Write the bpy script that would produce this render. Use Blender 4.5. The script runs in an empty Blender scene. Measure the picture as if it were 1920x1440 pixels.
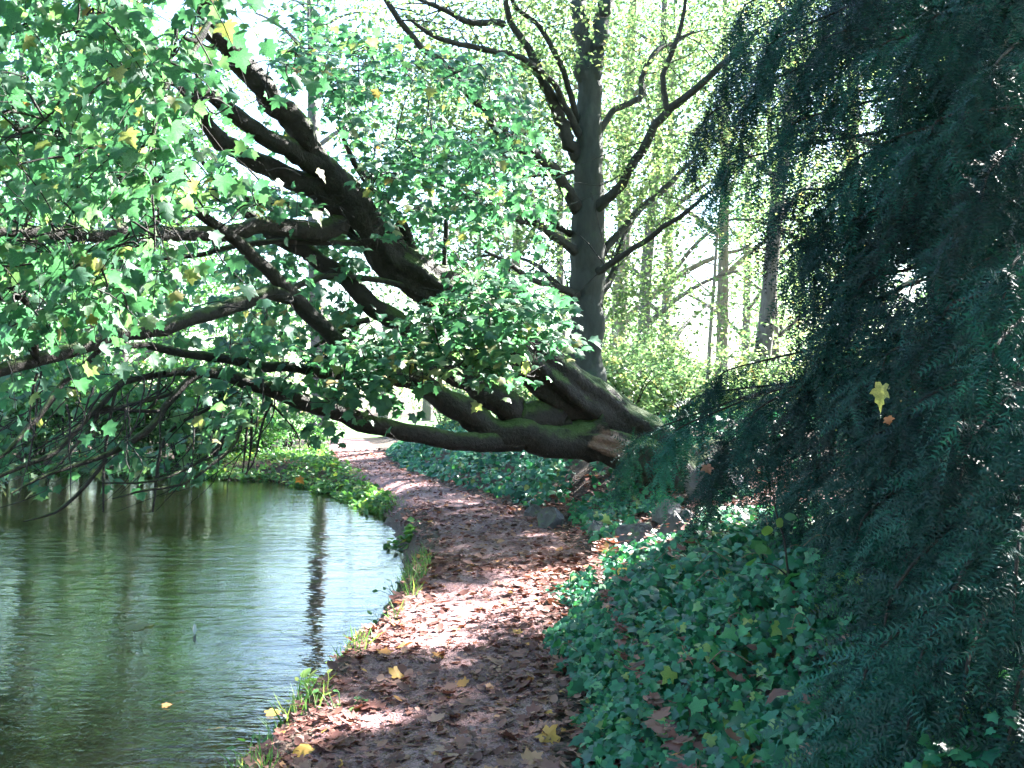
import bpy, math
import numpy as np
from mathutils import Vector, Matrix

rng = np.random.default_rng(11)
PI = math.pi
scene = bpy.context.scene
COL = scene.collection

# ------------------------------------------------------------------ camera
EYE = 1.6
F = 1800.0                      # focal length in pixels of a 1920 x 1440 frame
HOR = 740.0                     # row of the horizon in that frame
cam_d = bpy.data.cameras.new('camera')
cam = bpy.data.objects.new('camera', cam_d)
COL.objects.link(cam)
cam.location = (0, 0, EYE)
cam.rotation_euler = (PI / 2, 0, 0)
cam_d.sensor_width = 36.0
cam_d.lens = 36.0 * F / 1920.0
cam_d.shift_y = (HOR - 720.0) / 1920.0
cam_d.clip_start = 0.05
cam_d.clip_end = 2000
scene.camera = cam

# ------------------------------------------------------------------ sky, sun, exposure
SUN_AZ, SUN_EL = math.radians(50), math.radians(37)
world = bpy.data.worlds.new('World')
scene.world = world
world.use_nodes = True
wn = world.node_tree
bg = wn.nodes['Background']
sky = wn.nodes.new('ShaderNodeTexSky')
sky.sky_type = 'NISHITA'
sky.sun_disc = False
sky.sun_elevation = SUN_EL
sky.sun_rotation = SUN_AZ
sky.air_density = 1.2
sky.dust_density = 0.7
sky.ozone_density = 3.0
wn.links.new(sky.outputs['Color'], bg.inputs['Color'])
bg.inputs['Strength'].default_value = 0.05
sun_d = bpy.data.lights.new('sun', 'SUN')
sun_d.energy = 5.0
sun_d.angle = math.radians(0.5)
sun_d.color = (1.0, 0.965, 0.91)
sun = bpy.data.objects.new('sun', sun_d)
COL.objects.link(sun)
TO_SUN = Vector((math.sin(SUN_AZ) * math.cos(SUN_EL), math.cos(SUN_AZ) * math.cos(SUN_EL), math.sin(SUN_EL)))
sun.rotation_euler = (-TO_SUN).to_track_quat('-Z', 'Y').to_euler()
sun.location = (20, 20, 30)
scene.view_settings.view_transform = 'Standard'
scene.view_settings.look = 'None'
scene.view_settings.gamma = 1.0
scene.view_settings.use_curve_mapping = False
scene.view_settings.exposure = 4.0
scene.render.engine = 'CYCLES'
cy = scene.cycles
cy.max_bounces = 5
cy.diffuse_bounces = 3
cy.use_adaptive_sampling = True
cy.adaptive_threshold = 0.02
cy.adaptive_min_samples = 16
cy.glossy_bounces = 2
cy.transmission_bounces = 3
cy.transparent_max_bounces = 8
cy.sample_clamp_indirect = 6.0
cy.caustics_reflective = False
cy.caustics_refractive = False
cy.use_denoising = True

# ------------------------------------------------------------------ helpers
def P(px, py, Y):
    """the point that stands Y metres down the view axis behind pixel px, py of the photograph"""
    return np.array([(px - 960.0) / F * Y, Y, EYE + (HOR - py) / F * Y])

def px_of(p):
    p = np.atleast_2d(p)
    y = np.maximum(p[:, 1], 0.05)
    return np.stack([960 + p[:, 0] / y * F, HOR - (p[:, 2] - EYE) / y * F, p[:, 1]], 1)

def rand_box(n, x0, x1, y0, y1):
    return np.column_stack([rng.uniform(x0, x1, n), rng.uniform(y0, y1, n)])

def hash2(ix, iy, s):
    v = np.sin(ix * 127.1 + iy * 311.7 + s * 74.7) * 43758.5453
    return v - np.floor(v)

def vnoise(x, y, s=0.0):
    ix, iy = np.floor(x), np.floor(y)
    fx, fy = x - ix, y - iy
    fx = fx * fx * (3 - 2 * fx); fy = fy * fy * (3 - 2 * fy)
    a = hash2(ix, iy, s); b = hash2(ix + 1, iy, s); c = hash2(ix, iy + 1, s); d = hash2(ix + 1, iy + 1, s)
    return (a * (1 - fx) + b * fx) * (1 - fy) + (c * (1 - fx) + d * fx) * fy - 0.5

def sstep(a, b, x):
    t = np.clip((x - a) / (b - a), 0, 1)
    return t * t * (3 - 2 * t)

def mesh_np(name, V, Fc, mat=None, smooth=True, tint=None):
    """V (n,3), Fc (m,k) faces all of one size"""
    me = bpy.data.meshes.new(name)
    V = np.asarray(V, np.float32); Fc = np.asarray(Fc, np.int32)
    k = Fc.shape[1]
    me.vertices.add(len(V)); me.vertices.foreach_set('co', V.ravel())
    me.loops.add(Fc.size); me.loops.foreach_set('vertex_index', Fc.ravel())
    me.polygons.add(len(Fc))
    me.polygons.foreach_set('loop_start', np.arange(0, Fc.size, k, dtype=np.int32))
    me.polygons.foreach_set('loop_total', np.full(len(Fc), k, np.int32))
    me.polygons.foreach_set('use_smooth', np.full(len(Fc), smooth, bool))
    if tint is not None:
        at = me.attributes.new('tint', 'FLOAT', 'POINT')
        at.data.foreach_set('value', np.asarray(tint, np.float32))
    me.update(calc_edges=True)
    me.validate()
    if mat: me.materials.append(mat)
    return me

def obj(name, me, parent=None, **kw):
    o = bpy.data.objects.new(name, me)
    COL.objects.link(o)
    if parent is not None: o.parent = parent
    for k, v in kw.items(): o[k] = v
    return o

def thing(name, label, cat, loc=(0, 0, 0), group=None):
    o = bpy.data.objects.new(name, None)
    o.empty_display_size = 0.2
    COL.objects.link(o)
    o.location = loc
    o['label'] = label; o['category'] = cat
    if group: o['group'] = group
    return o

def part(name, V, Fc, mat, root, **kw):
    """a part given in world coordinates under an Empty that stands at root.location"""
    tint = kw.pop('tint', None); smooth = kw.pop('smooth', True)
    off = np.zeros(3)
    q = root
    while q is not None:
        off = off + np.array(q.location); q = q.parent
    return obj(name, mesh_np(name, np.asarray(V) - off, Fc, mat, smooth, tint), root, **kw)

def spline(pts, n):
    pts = np.asarray(pts, float)
    if len(pts) == 2: pts = np.array([pts[0], (pts[0] + pts[1]) / 2, pts[1]])
    p = np.vstack([2 * pts[0] - pts[1], pts, 2 * pts[-1] - pts[-2]])
    m = len(pts) - 1
    t = np.linspace(0, m - 1e-6, n)
    i = t.astype(int); u = (t - i)[:, None]
    a, b, c, d = p[i], p[i + 1], p[i + 2], p[i + 3]
    return 0.5 * (2 * b + (c - a) * u + (2 * a - 5 * b + 4 * c - d) * u ** 2 + (3 * b - a - 3 * c + d) * u ** 3)

def tube(pts, radii, n=None, seg=8, rough=0.0, ridges=0.0, seed=0, wob=0.0, close=True):
    pts = np.asarray(pts, float)
    if n is None: n = max(4, 3 * len(pts))
    c = spline(pts, n)
    r = np.interp(np.linspace(0, 1, n), np.linspace(0, 1, len(radii)), radii)
    if wob:
        g = np.random.default_rng(seed + 5)
        k = g.normal(0, 1, (n, 3)); k = (k + np.roll(k, 1, 0) + np.roll(k, -1, 0)) / 3
        k[0] = 0
        c = c + k * wob * r[:, None]
    T = np.gradient(c, axis=0); T /= np.linalg.norm(T, axis=1)[:, None] + 1e-9
    up = np.array([0, 0, 1.0]) if abs(T[0, 2]) < 0.9 else np.array([1.0, 0, 0])
    N = np.zeros_like(T)
    a = np.cross(T[0], up); N[0] = a / np.linalg.norm(a)
    for i in range(1, n):
        v = N[i - 1] - T[i] * np.dot(N[i - 1], T[i]); N[i] = v / (np.linalg.norm(v) + 1e-9)
    B = np.cross(T, N)
    th = np.linspace(0, 2 * PI, seg, endpoint=False)
    R = np.repeat(r[:, None], seg, 1)
    if rough or ridges:
        L = np.concatenate([[0], np.cumsum(np.linalg.norm(np.diff(c, axis=0), axis=1))])
        tt, ll = np.meshgrid(th, L)
        u = np.cos(tt) * 1.7; w = np.sin(tt) * 1.7
        if rough:
            rr = max(r.mean(), 0.02)
            R = R * (1 + rough * (vnoise(u * 1.3 + ll / rr * 0.35, w * 1.3 - ll / rr * 0.22, seed) * 2 + vnoise(u * 3.1 + ll / rr * .8, w * 3.1 + ll / rr * .6, seed + 3)))
        if ridges:
            R = R * (1 + ridges * (np.abs(np.sin(tt * 3.5 + 1.6 * vnoise(ll * 0.6, tt * 0 + seed, seed) * 4 + seed)) - 0.6 + vnoise(tt * 7 / PI, ll * 2.0, seed + 9)))
    V = c[:, None, :] + (np.cos(th)[None, :, None] * N[:, None, :] + np.sin(th)[None, :, None] * B[:, None, :]) * R[:, :, None]
    V = V.reshape(-1, 3)
    i = np.arange(n - 1)[:, None] * seg; j = np.arange(seg)[None, :]; j2 = (j + 1) % seg
    Fq = np.stack([i + j, i + j2, i + seg + j2, i + seg + j], -1).reshape(-1, 4)
    if close:
        V = np.vstack([V, c[-1] + T[-1] * r[-1] * 0.6])
        tip = len(V) - 1; b = (n - 1) * seg
        cap = np.array([[b + k, b + (k + 1) % seg, tip, tip] for k in range(seg)])
        Fq = np.vstack([Fq, cap])
    return V, Fq

def fix_tris(Fq):
    return Fq

class Acc:
    """collects pieces that share a material"""
    def __init__(s): s.V = []; s.F = []; s.T = []; s.n = 0
    def add(s, V, Fc, t=None):
        V = np.asarray(V)
        s.V.append(V); s.F.append(np.asarray(Fc) + s.n); s.n += len(V)
        s.T.append(np.full(len(V), 0.5) if t is None else np.broadcast_to(t, (len(V),)).astype(float))
    def get(s):
        return np.vstack(s.V), np.vstack(s.F), np.concatenate(s.T)

def quads_to_faces(Fq):
    return Fq

def frames(d, nrm):
    """rotation matrices whose y axis is d and whose z axis is close to nrm"""
    d = d / (np.linalg.norm(d, axis=1)[:, None] + 1e-9)
    x = np.cross(d, nrm); x /= np.linalg.norm(x, axis=1)[:, None] + 1e-9
    z = np.cross(x, d)
    return np.stack([x, d, z], -1)

def scatter(tv, tf, pos, R, sc):
    """copies of the template at pos with frames R and sizes sc"""
    N, k = len(pos), len(tv)
    V = np.einsum('nij,kj->nki', R, tv) * np.asarray(sc).reshape(N, 1, -1) + np.asarray(pos)[:, None, :]
    Fc = (np.asarray(tf)[None] + (np.arange(N) * k)[:, None, None]).reshape(-1, np.asarray(tf).shape[1])
    return V.reshape(-1, 3), Fc

def fan(outline, c=(0, 0.3), droop=0.25, cup=0.35, fold=0.0):
    o = np.array(outline, float)
    xy = np.vstack([[c], o])
    z = -droop * xy[:, 1] ** 2 - cup * xy[:, 0] ** 2 + fold * np.abs(xy[:, 0])
    V = np.column_stack([xy, z])
    m = len(o)
    Fc = np.array([[0, 1 + i, 1 + (i + 1) % m] for i in range(m)])
    return V, Fc

def mirror(half):
    h = list(half)
    return h + [(-x, y) for x, y in reversed(h) if abs(x) > 1e-6]

MAPLE = mirror([(0, 0.02), (.2, -.10), (.47, -.04), (.42, .13), (.37, .19), (.54, .27), (.68, .47), (.47, .45), (.38, .50), (.29, .53), (.34, .70), (.17, .72), (0, 1.0)])
MAPLE_S = mirror([(0, 0.0), (.22, -.09), (.47, -.02), (.41, .17), (.67, .43), (.48, .49), (.32, .54), (.31, .74), (.14, .76), (0, 1.0)])
IVY = mirror([(0, 0.06), (.28, -.10), (.50, .10), (.34, .30), (.46, .52), (.20, .66), (0, 1.0)])
OVAL = mirror([(0, 0), (.22, .15), (.33, .42), (.24, .75), (0, 1.0)])
T_MAPLE = [fan(MAPLE, droop=.32, cup=.45), fan(MAPLE, droop=.55, cup=.12, fold=.25), fan(MAPLE, droop=.1, cup=.8), fan(MAPLE, droop=.4, cup=-.25)]
T_MAPLE_S = [fan(MAPLE_S, droop=.32, cup=.45), fan(MAPLE_S, droop=.55, cup=.1, fold=.25), fan(MAPLE_S, droop=.1, cup=.8)]
T_IVY = [fan(IVY, droop=.25, cup=.25), fan(IVY, droop=.1, cup=.4), fan(IVY, droop=.35, cup=-.1, fold=.15)]
T_IVY_S = [fan(mirror([(0, 0.0), (.42, .0), (.42, .5), (0, 1.0)]), droop=.25, cup=.25), fan(mirror([(0, 0.0), (.42, .0), (.40, .5), (0, 1.0)]), droop=.1, cup=.4), fan(mirror([(0, 0.0), (.42, .0), (.42, .5), (0, 1.0)]), droop=.35, cup=-.1)]
T_OVAL = [fan(OVAL, c=(0, .45), droop=.25, fold=.25), fan(OVAL, c=(0, .45), droop=.1, fold=.1)]
T_CURL = [fan(MAPLE_S, droop=-.5, cup=-.6), fan(MAPLE_S, droop=.1, cup=.9), fan(MAPLE, droop=-.25, cup=-.5), fan(MAPLE, droop=.5, cup=-.3), fan(OVAL, c=(0, .45), droop=-.5, fold=.45)]
_K = mirror([(0, 0.0), (.5, .0), (.45, .5), (0, 1.0)])
T_CURL_S = [fan(_K, droop=-.5, cup=-.6), fan(_K, droop=.1, cup=.9), fan(_K, droop=-.25, cup=-.5), fan(_K, droop=.5, cup=-.3), fan(_K, c=(0, .45), droop=-.5, fold=.45)]
T_DIA = (np.array([[0, 0, 0], [.36, .45, .06], [0, 1, -.12], [-.36, .45, .06]]), np.array([[0, 1, 2], [0, 2, 3]]))

ORD = ['first', 'second', 'third', 'fourth', 'fifth', 'sixth', 'seventh', 'eighth', 'ninth', 'tenth', 'eleventh', 'twelfth', 'thirteenth', 'fourteenth', 'fifteenth', 'sixteenth', 'seventeenth', 'eighteenth', 'nineteenth', 'twentieth']

def unit(v):
    v = np.asarray(v, float)
    return v / (np.linalg.norm(v, axis=-1, keepdims=True) + 1e-9)

# ------------------------------------------------------------------ materials
def new_mat(name):
    m = bpy.data.materials.new(name); m.use_nodes = True
    nt = m.node_tree
    for n in list(nt.nodes): nt.nodes.remove(n)
    out = nt.nodes.new('ShaderNodeOutputMaterial')
    return m, nt, out

def ramp(nt, stops, interp='LINEAR'):
    r = nt.nodes.new('ShaderNodeValToRGB')
    r.color_ramp.interpolation = interp
    e = r.color_ramp.elements
    e[0].position, e[0].color = stops[0][0], (*stops[0][1], 1)
    e[1].position, e[1].color = stops[-1][0], (*stops[-1][1], 1)
    for p, c in stops[1:-1]:
        x = e.new(p); x.color = (*c, 1)
    return r

def noise(nt, scale, detail=4, rough=0.6, vec=None, dims='3D'):
    n = nt.nodes.new('ShaderNodeTexNoise')
    n.inputs['Scale'].default_value = scale
    n.inputs['Detail'].default_value = detail
    n.inputs['Roughness'].default_value = rough
    if vec is not None: nt.links.new(vec, n.inputs['Vector'])
    return n

def coords(nt, which='Object', scale=None):
    t = nt.nodes.new('ShaderNodeTexCoord')
    if scale is None: return t.outputs[which]
    mp = nt.nodes.new('ShaderNodeMapping')
    mp.inputs['Scale'].default_value = scale
    nt.links.new(t.outputs[which], mp.inputs['Vector'])
    return mp.outputs['Vector']

def leaf_mat(name, stops, trans=0.4, trans_gain=1.6, rough=0.42, spec=0.4, yellow=(1.0, 1.0, 0.5), blotch=0):
    m, nt, out = new_mat(name)
    a = nt.nodes.new('ShaderNodeAttribute'); a.attribute_name = 'tint'
    r = ramp(nt, stops); nt.links.new(a.outputs['Fac'], r.inputs['Fac'])
    p = nt.nodes.new('ShaderNodeBsdfPrincipled')
    p.inputs['Roughness'].default_value = rough
    p.inputs['Specular IOR Level'].default_value = spec
    if blotch:
        nb_ = noise(nt, blotch, 2, .6, coords(nt, 'Object'))
        rb_ = ramp(nt, [(.3, (.62, .66, .7)), (.6, (1.1, 1.08, 1.0))]); nt.links.new(nb_.outputs['Fac'], rb_.inputs['Fac'])
        mb_ = nt.nodes.new('ShaderNodeMix'); mb_.data_type = 'RGBA'; mb_.blend_type = 'MULTIPLY'; mb_.inputs['Factor'].default_value = 1.0
        nt.links.new(r.outputs['Color'], mb_.inputs['A']); nt.links.new(rb_.outputs['Color'], mb_.inputs['B'])
        class _R: outputs = {'Color': mb_.outputs['Result']}
        r = _R
    nt.links.new(r.outputs['Color'], p.inputs['Base Color'])
    if trans > 0:
        mul = nt.nodes.new('ShaderNodeMix'); mul.data_type = 'RGBA'; mul.blend_type = 'MULTIPLY'
        mul.inputs['Factor'].default_value = 1.0
        nt.links.new(r.outputs['Color'], mul.inputs['A'])
        mul.inputs['B'].default_value = (trans_gain * yellow[0], trans_gain * yellow[1], trans_gain * yellow[2], 1)
        t = nt.nodes.new('ShaderNodeBsdfTranslucent')
        nt.links.new(mul.outputs['Result'], t.inputs['Color'])
        mx = nt.nodes.new('ShaderNodeMixShader'); mx.inputs[0].default_value = trans
        nt.links.new(p.outputs[0], mx.inputs[1]); nt.links.new(t.outputs[0], mx.inputs[2])
        nt.links.new(mx.outputs[0], out.inputs['Surface'])
    else:
        nt.links.new(p.outputs[0], out.inputs['Surface'])
    return m

M_MAPLE = leaf_mat('maple_leaf', [(0, (.040, .112, .080)), (.45, (.060, .155, .095)), (.75, (.115, .185, .092)), (.88, (.19, .20, .10)), (.96, (.25, .22, .09)), (1, (.22, .12, .06))], trans=.46, trans_gain=2.0, rough=.48, spec=.32, yellow=(.8, 1.0, .58), blotch=14)
M_BEECH = leaf_mat('beech_leaf', [(0, (.055, .105, .055)), (.5, (.10, .155, .08)), (.85, (.18, .195, .09)), (1, (.28, .18, .08))], trans=.5, trans_gain=2.2, rough=.45, yellow=(.97, 1.0, .66))
M_WOOD_Y = leaf_mat('woodland_leaf', [(0, (.055, .12, .065)), (.5, (.10, .175, .095)), (.85, (.19, .225, .11)), (1, (.28, .21, .10))], trans=.5, trans_gain=2.2, rough=.45, yellow=(.98, 1.0, .66))
M_WOOD_G = leaf_mat('waterside_leaf', [(0, (.03, .09, .035)), (.5, (.055, .15, .06)), (.85, (.11, .20, .07)), (1, (.22, .20, .06))], trans=.45, trans_gain=1.9, rough=.45, yellow=(.9, 1.0, .5))
M_IVY = leaf_mat('ivy_leaf', [(0, (.008, .062, .042)), (.5, (.020, .130, .078)), (.85, (.055, .20, .085)), (1, (.20, .24, .07))], trans=.22, trans_gain=2.2, rough=.36, spec=.36, blotch=22)
M_HERB = leaf_mat('herb_leaf', [(0, (.03, .10, .04)), (.6, (.07, .17, .05)), (1, (.20, .24, .07))], trans=.4, trans_gain=1.8, rough=.45)
M_YEW = leaf_mat('yew_needle', [(0, (.0015, .011, .010)), (.55, (.0045, .036, .029)), (1, (.013, .085, .066))], trans=.10, trans_gain=1.6, rough=.5, spec=.2)
M_LITTER = leaf_mat('fallen_leaf', [(0, (.045, .022, .02)), (.35, (.13, .05, .042)), (.6, (.21, .10, .08)), (.8, (.33, .185, .145)), (.92, (.42, .19, .06)), (1, (.46, .29, .06))], trans=.15, trans_gain=1.5, rough=.6, spec=.3, yellow=(1, .8, .5))
M_GRASS = leaf_mat('grass_blade', [(0, (.04, .12, .04)), (.6, (.09, .19, .06)), (1, (.22, .25, .09))], trans=.4, trans_gain=1.7, rough=.5)

def bark_mat(name, dark, light, moss=None, moss_amt=0.0, scale=6.0, bump=0.6, zs=0.25, patch=None, wet=0.75):
    m, nt, out = new_mat(name)
    c = coords(nt, 'Object', (1, 1, zs))
    n1 = noise(nt, scale, 6, .65, c)
    n2 = noise(nt, scale * 5, 4, .6, c)
    r = ramp(nt, [(.3, dark), (.7, light)]); nt.links.new(n1.outputs['Fac'], r.inputs['Fac'])
    col = r.outputs['Color']
    m2 = nt.nodes.new('ShaderNodeMix'); m2.data_type = 'RGBA'; m2.blend_type = 'MULTIPLY'; m2.inputs['Factor'].default_value = .6
    r2 = ramp(nt, [(.3, (.45, .45, .45)), (.65, (1, 1, 1))]); nt.links.new(n2.outputs['Fac'], r2.inputs['Fac'])
    nt.links.new(col, m2.inputs['A']); nt.links.new(r2.outputs['Color'], m2.inputs['B'])
    col = m2.outputs['Result']
    if moss:
        g = nt.nodes.new('ShaderNodeNewGeometry')
        s = nt.nodes.new('ShaderNodeSeparateXYZ'); nt.links.new(g.outputs['Normal'], s.inputs[0])
        nm = noise(nt, 3.0, 5, .7, coords(nt, 'Object'))
        ad = nt.nodes.new('ShaderNodeMath'); ad.operation = 'ADD'
        sc = nt.nodes.new('ShaderNodeMath'); sc.operation = 'MULTIPLY'; sc.inputs[1].default_value = .45
        nt.links.new(s.outputs['Z'], sc.inputs[0]); nt.links.new(sc.outputs[0], ad.inputs[0]); nt.links.new(nm.outputs['Fac'], ad.inputs[1])
        rm = ramp(nt, [(.78 - moss_amt, (0, 0, 0)), (.95 - moss_amt, (1, 1, 1))]); nt.links.new(ad.outputs[0], rm.inputs['Fac'])
        mm = nt.nodes.new('ShaderNodeMix'); mm.data_type = 'RGBA'
        nt.links.new(rm.outputs['Color'], mm.inputs['Factor']); nt.links.new(col, mm.inputs['A']); mm.inputs['B'].default_value = (*moss, 1)
        col = mm.outputs['Result']
    if patch:
        (centre, rad, pc) = patch
        tc = nt.nodes.new('ShaderNodeTexCoord')
        vm = nt.nodes.new('ShaderNodeVectorMath'); vm.operation = 'DISTANCE'
        nt.links.new(tc.outputs['Object'], vm.inputs[0]); vm.inputs[1].default_value = centre
        nd = noise(nt, 4, 3, .6, tc.outputs['Object'])
        sb = nt.nodes.new('ShaderNodeMath'); sb.operation = 'MULTIPLY_ADD'; sb.inputs[1].default_value = .5
        nt.links.new(nd.outputs['Fac'], sb.inputs[0]); nt.links.new(vm.outputs['Value'], sb.inputs[2])
        rp = ramp(nt, [(rad + .2, (1, 1, 1)), (rad + .27, (0, 0, 0))]); nt.links.new(sb.outputs[0], rp.inputs['Fac'])
        mp = nt.nodes.new('ShaderNodeMix'); mp.data_type = 'RGBA'
        nt.links.new(rp.outputs['Color'], mp.inputs['Factor']); nt.links.new(col, mp.inputs['A']); mp.inputs['B'].default_value = (*pc, 1)
        col = mp.outputs['Result']
    p = nt.nodes.new('ShaderNodeBsdfPrincipled')
    p.inputs['Roughness'].default_value = wet
    p.inputs['Specular IOR Level'].default_value = .3
    nt.links.new(col, p.inputs['Base Color'])
    b = nt.nodes.new('ShaderNodeBump'); b.inputs['Strength'].default_value = bump; b.inputs['Distance'].default_value = .05
    ad2 = nt.nodes.new('ShaderNodeMath'); ad2.operation = 'MULTIPLY_ADD'; ad2.inputs[1].default_value = .4
    nt.links.new(n2.outputs['Fac'], ad2.inputs[0]); nt.links.new(n1.outputs['Fac'], ad2.inputs[2])
    nt.links.new(ad2.outputs[0], b.inputs['Height']); nt.links.new(b.outputs[0], p.inputs['Normal'])
    nt.links.new(p.outputs[0], out.inputs['Surface'])
    return m

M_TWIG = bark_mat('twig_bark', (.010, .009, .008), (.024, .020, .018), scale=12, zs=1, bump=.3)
M_RUNNER = bark_mat('ivy_runner', (.10, .07, .05), (.20, .14, .09), scale=20, zs=1, bump=.2)
M_BEECHBARK = bark_mat('beech_bark', (.026, .034, .031), (.066, .074, .066), moss=(.026, .052, .030), moss_amt=.16, scale=3.5, bump=.5, zs=.3)
M_DARKBARK = bark_mat('dark_limb_bark', (.018, .02, .018), (.05, .052, .045), scale=8, bump=.5, zs=1)
M_PALEBARK = bark_mat('pale_bark', (.13, .12, .10), (.30, .26, .21), scale=4, bump=.4, zs=.25)
M_GREYBARK = bark_mat('grey_bark', (.09, .08, .08), (.19, .17, .16), scale=4, bump=.5, zs=.25)
M_YEWBARK = bark_mat('yew_bark', (.010, .008, .007), (.030, .020, .016), scale=9, bump=.5, zs=.3)

def stone_mat():
    m, nt, out = new_mat('boulder_stone')
    c = coords(nt, 'Object')
    n1 = noise(nt, 5, 6, .65, c); n2 = noise(nt, 30, 4, .6, c)
    r = ramp(nt, [(.3, (.045, .042, .046)), (.55, (.09, .084, .088)), (.75, (.15, .14, .135))]); nt.links.new(n1.outputs['Fac'], r.inputs['Fac'])
    g = nt.nodes.new('ShaderNodeNewGeometry'); s = nt.nodes.new('ShaderNodeSeparateXYZ'); nt.links.new(g.outputs['Normal'], s.inputs[0])
    nm = noise(nt, 9, 4, .7, c)
    a = nt.nodes.new('ShaderNodeMath'); a.operation = 'MULTIPLY_ADD'; a.inputs[1].default_value = .15
    nt.links.new(s.outputs['Z'], a.inputs[0]); nt.links.new(nm.outputs['Fac'], a.inputs[2])
    rm = ramp(nt, [(.62, (0, 0, 0)), (.75, (1, 1, 1))]); nt.links.new(a.outputs[0], rm.inputs['Fac'])
    mm = nt.nodes.new('ShaderNodeMix'); mm.data_type = 'RGBA'; nt.links.new(rm.outputs['Color'], mm.inputs['Factor'])
    nt.links.new(r.outputs['Color'], mm.inputs['A']); mm.inputs['B'].default_value = (.07, .11, .05, 1)
    p = nt.nodes.new('ShaderNodeBsdfPrincipled'); p.inputs['Roughness'].default_value = .85
    nt.links.new(mm.outputs['Result'], p.inputs['Base Color'])
    b = nt.nodes.new('ShaderNodeBump'); b.inputs['Strength'].default_value = .5; b.inputs['Distance'].default_value = .02
    nt.links.new(n2.outputs['Fac'], b.inputs['Height']); nt.links.new(b.outputs[0], p.inputs['Normal'])
    nt.links.new(p.outputs[0], out.inputs['Surface'])
    return m
M_STONE = stone_mat()

def soil_mat(name, stops, fine, coarse, bump=.8, dist=.02, spots=None):
    m, nt, out = new_mat(name)
    c = coords(nt, 'Object')
    n1 = noise(nt, coarse, 5, .65, c)
    v = nt.nodes.new('ShaderNodeTexVoronoi'); v.inputs['Scale'].default_value = fine; nt.links.new(c, v.inputs['Vector'])
    n2 = noise(nt, fine * .5, 4, .7, c)
    r = ramp(nt, stops); nt.links.new(n1.outputs['Fac'], r.inputs['Fac'])
    hs = nt.nodes.new('ShaderNodeSeparateColor'); nt.links.new(v.outputs['Color'], hs.inputs[0])
    r2 = ramp(nt, [(0, (.5, .5, .5)), (1, (1.35, 1.3, 1.3))]); nt.links.new(hs.outputs[0], r2.inputs['Fac'])
    mm = nt.nodes.new('ShaderNodeMix'); mm.data_type = 'RGBA'; mm.blend_type = 'MULTIPLY'; mm.inputs['Factor'].default_value = .8
    nt.links.new(r.outputs['Color'], mm.inputs['A']); nt.links.new(r2.outputs['Color'], mm.inputs['B'])
    p = nt.nodes.new('ShaderNodeBsdfPrincipled'); p.inputs['Roughness'].default_value = .85; p.inputs['Specular IOR Level'].default_value = .3
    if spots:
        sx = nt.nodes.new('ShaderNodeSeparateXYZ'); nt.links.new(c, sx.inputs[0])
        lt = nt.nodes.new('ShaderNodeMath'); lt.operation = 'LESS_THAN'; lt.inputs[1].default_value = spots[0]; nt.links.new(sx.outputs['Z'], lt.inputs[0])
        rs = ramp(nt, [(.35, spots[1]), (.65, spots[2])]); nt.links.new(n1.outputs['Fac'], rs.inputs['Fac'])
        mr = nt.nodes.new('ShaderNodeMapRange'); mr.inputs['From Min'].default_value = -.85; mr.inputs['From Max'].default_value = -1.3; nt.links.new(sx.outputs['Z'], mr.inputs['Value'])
        md = nt.nodes.new('ShaderNodeMix'); md.data_type = 'RGBA'; nt.links.new(mr.outputs[0], md.inputs['Factor']); nt.links.new(rs.outputs['Color'], md.inputs['A']); md.inputs['B'].default_value = (.022, .028, .014, 1)      # bottom painted darker with depth, standing in for light the water absorbs
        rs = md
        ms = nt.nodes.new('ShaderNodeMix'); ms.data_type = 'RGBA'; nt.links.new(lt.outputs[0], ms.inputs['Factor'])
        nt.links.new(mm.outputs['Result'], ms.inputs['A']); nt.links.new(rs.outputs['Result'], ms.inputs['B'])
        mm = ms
    nt.links.new(mm.outputs['Result'], p.inputs['Base Color'])
    b = nt.nodes.new('ShaderNodeBump'); b.inputs['Strength'].default_value = bump; b.inputs['Distance'].default_value = dist
    ad = nt.nodes.new('ShaderNodeMath'); ad.operation = 'SUBTRACT'
    nt.links.new(n2.outputs['Fac'], ad.inputs[0]); nt.links.new(v.outputs['Distance'], ad.inputs[1])
    nt.links.new(ad.outputs[0], b.inputs['Height']); nt.links.new(b.outputs[0], p.inputs['Normal'])
    nt.links.new(p.outputs[0], out.inputs['Surface'])
    return m
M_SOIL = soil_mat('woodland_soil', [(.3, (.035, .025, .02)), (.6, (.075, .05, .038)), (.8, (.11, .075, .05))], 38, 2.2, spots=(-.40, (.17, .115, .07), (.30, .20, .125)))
M_PATH = soil_mat('path_gravel', [(.3, (.125, .064, .070)), (.55, (.23, .132, .135)), (.8, (.36, .24, .235))], 75, 1.6, bump=.9, dist=.012)
M_LAWN = soil_mat('lawn_turf', [(.3, (.07, .16, .05)), (.7, (.12, .22, .07))], 20, .6, bump=.6)

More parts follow.
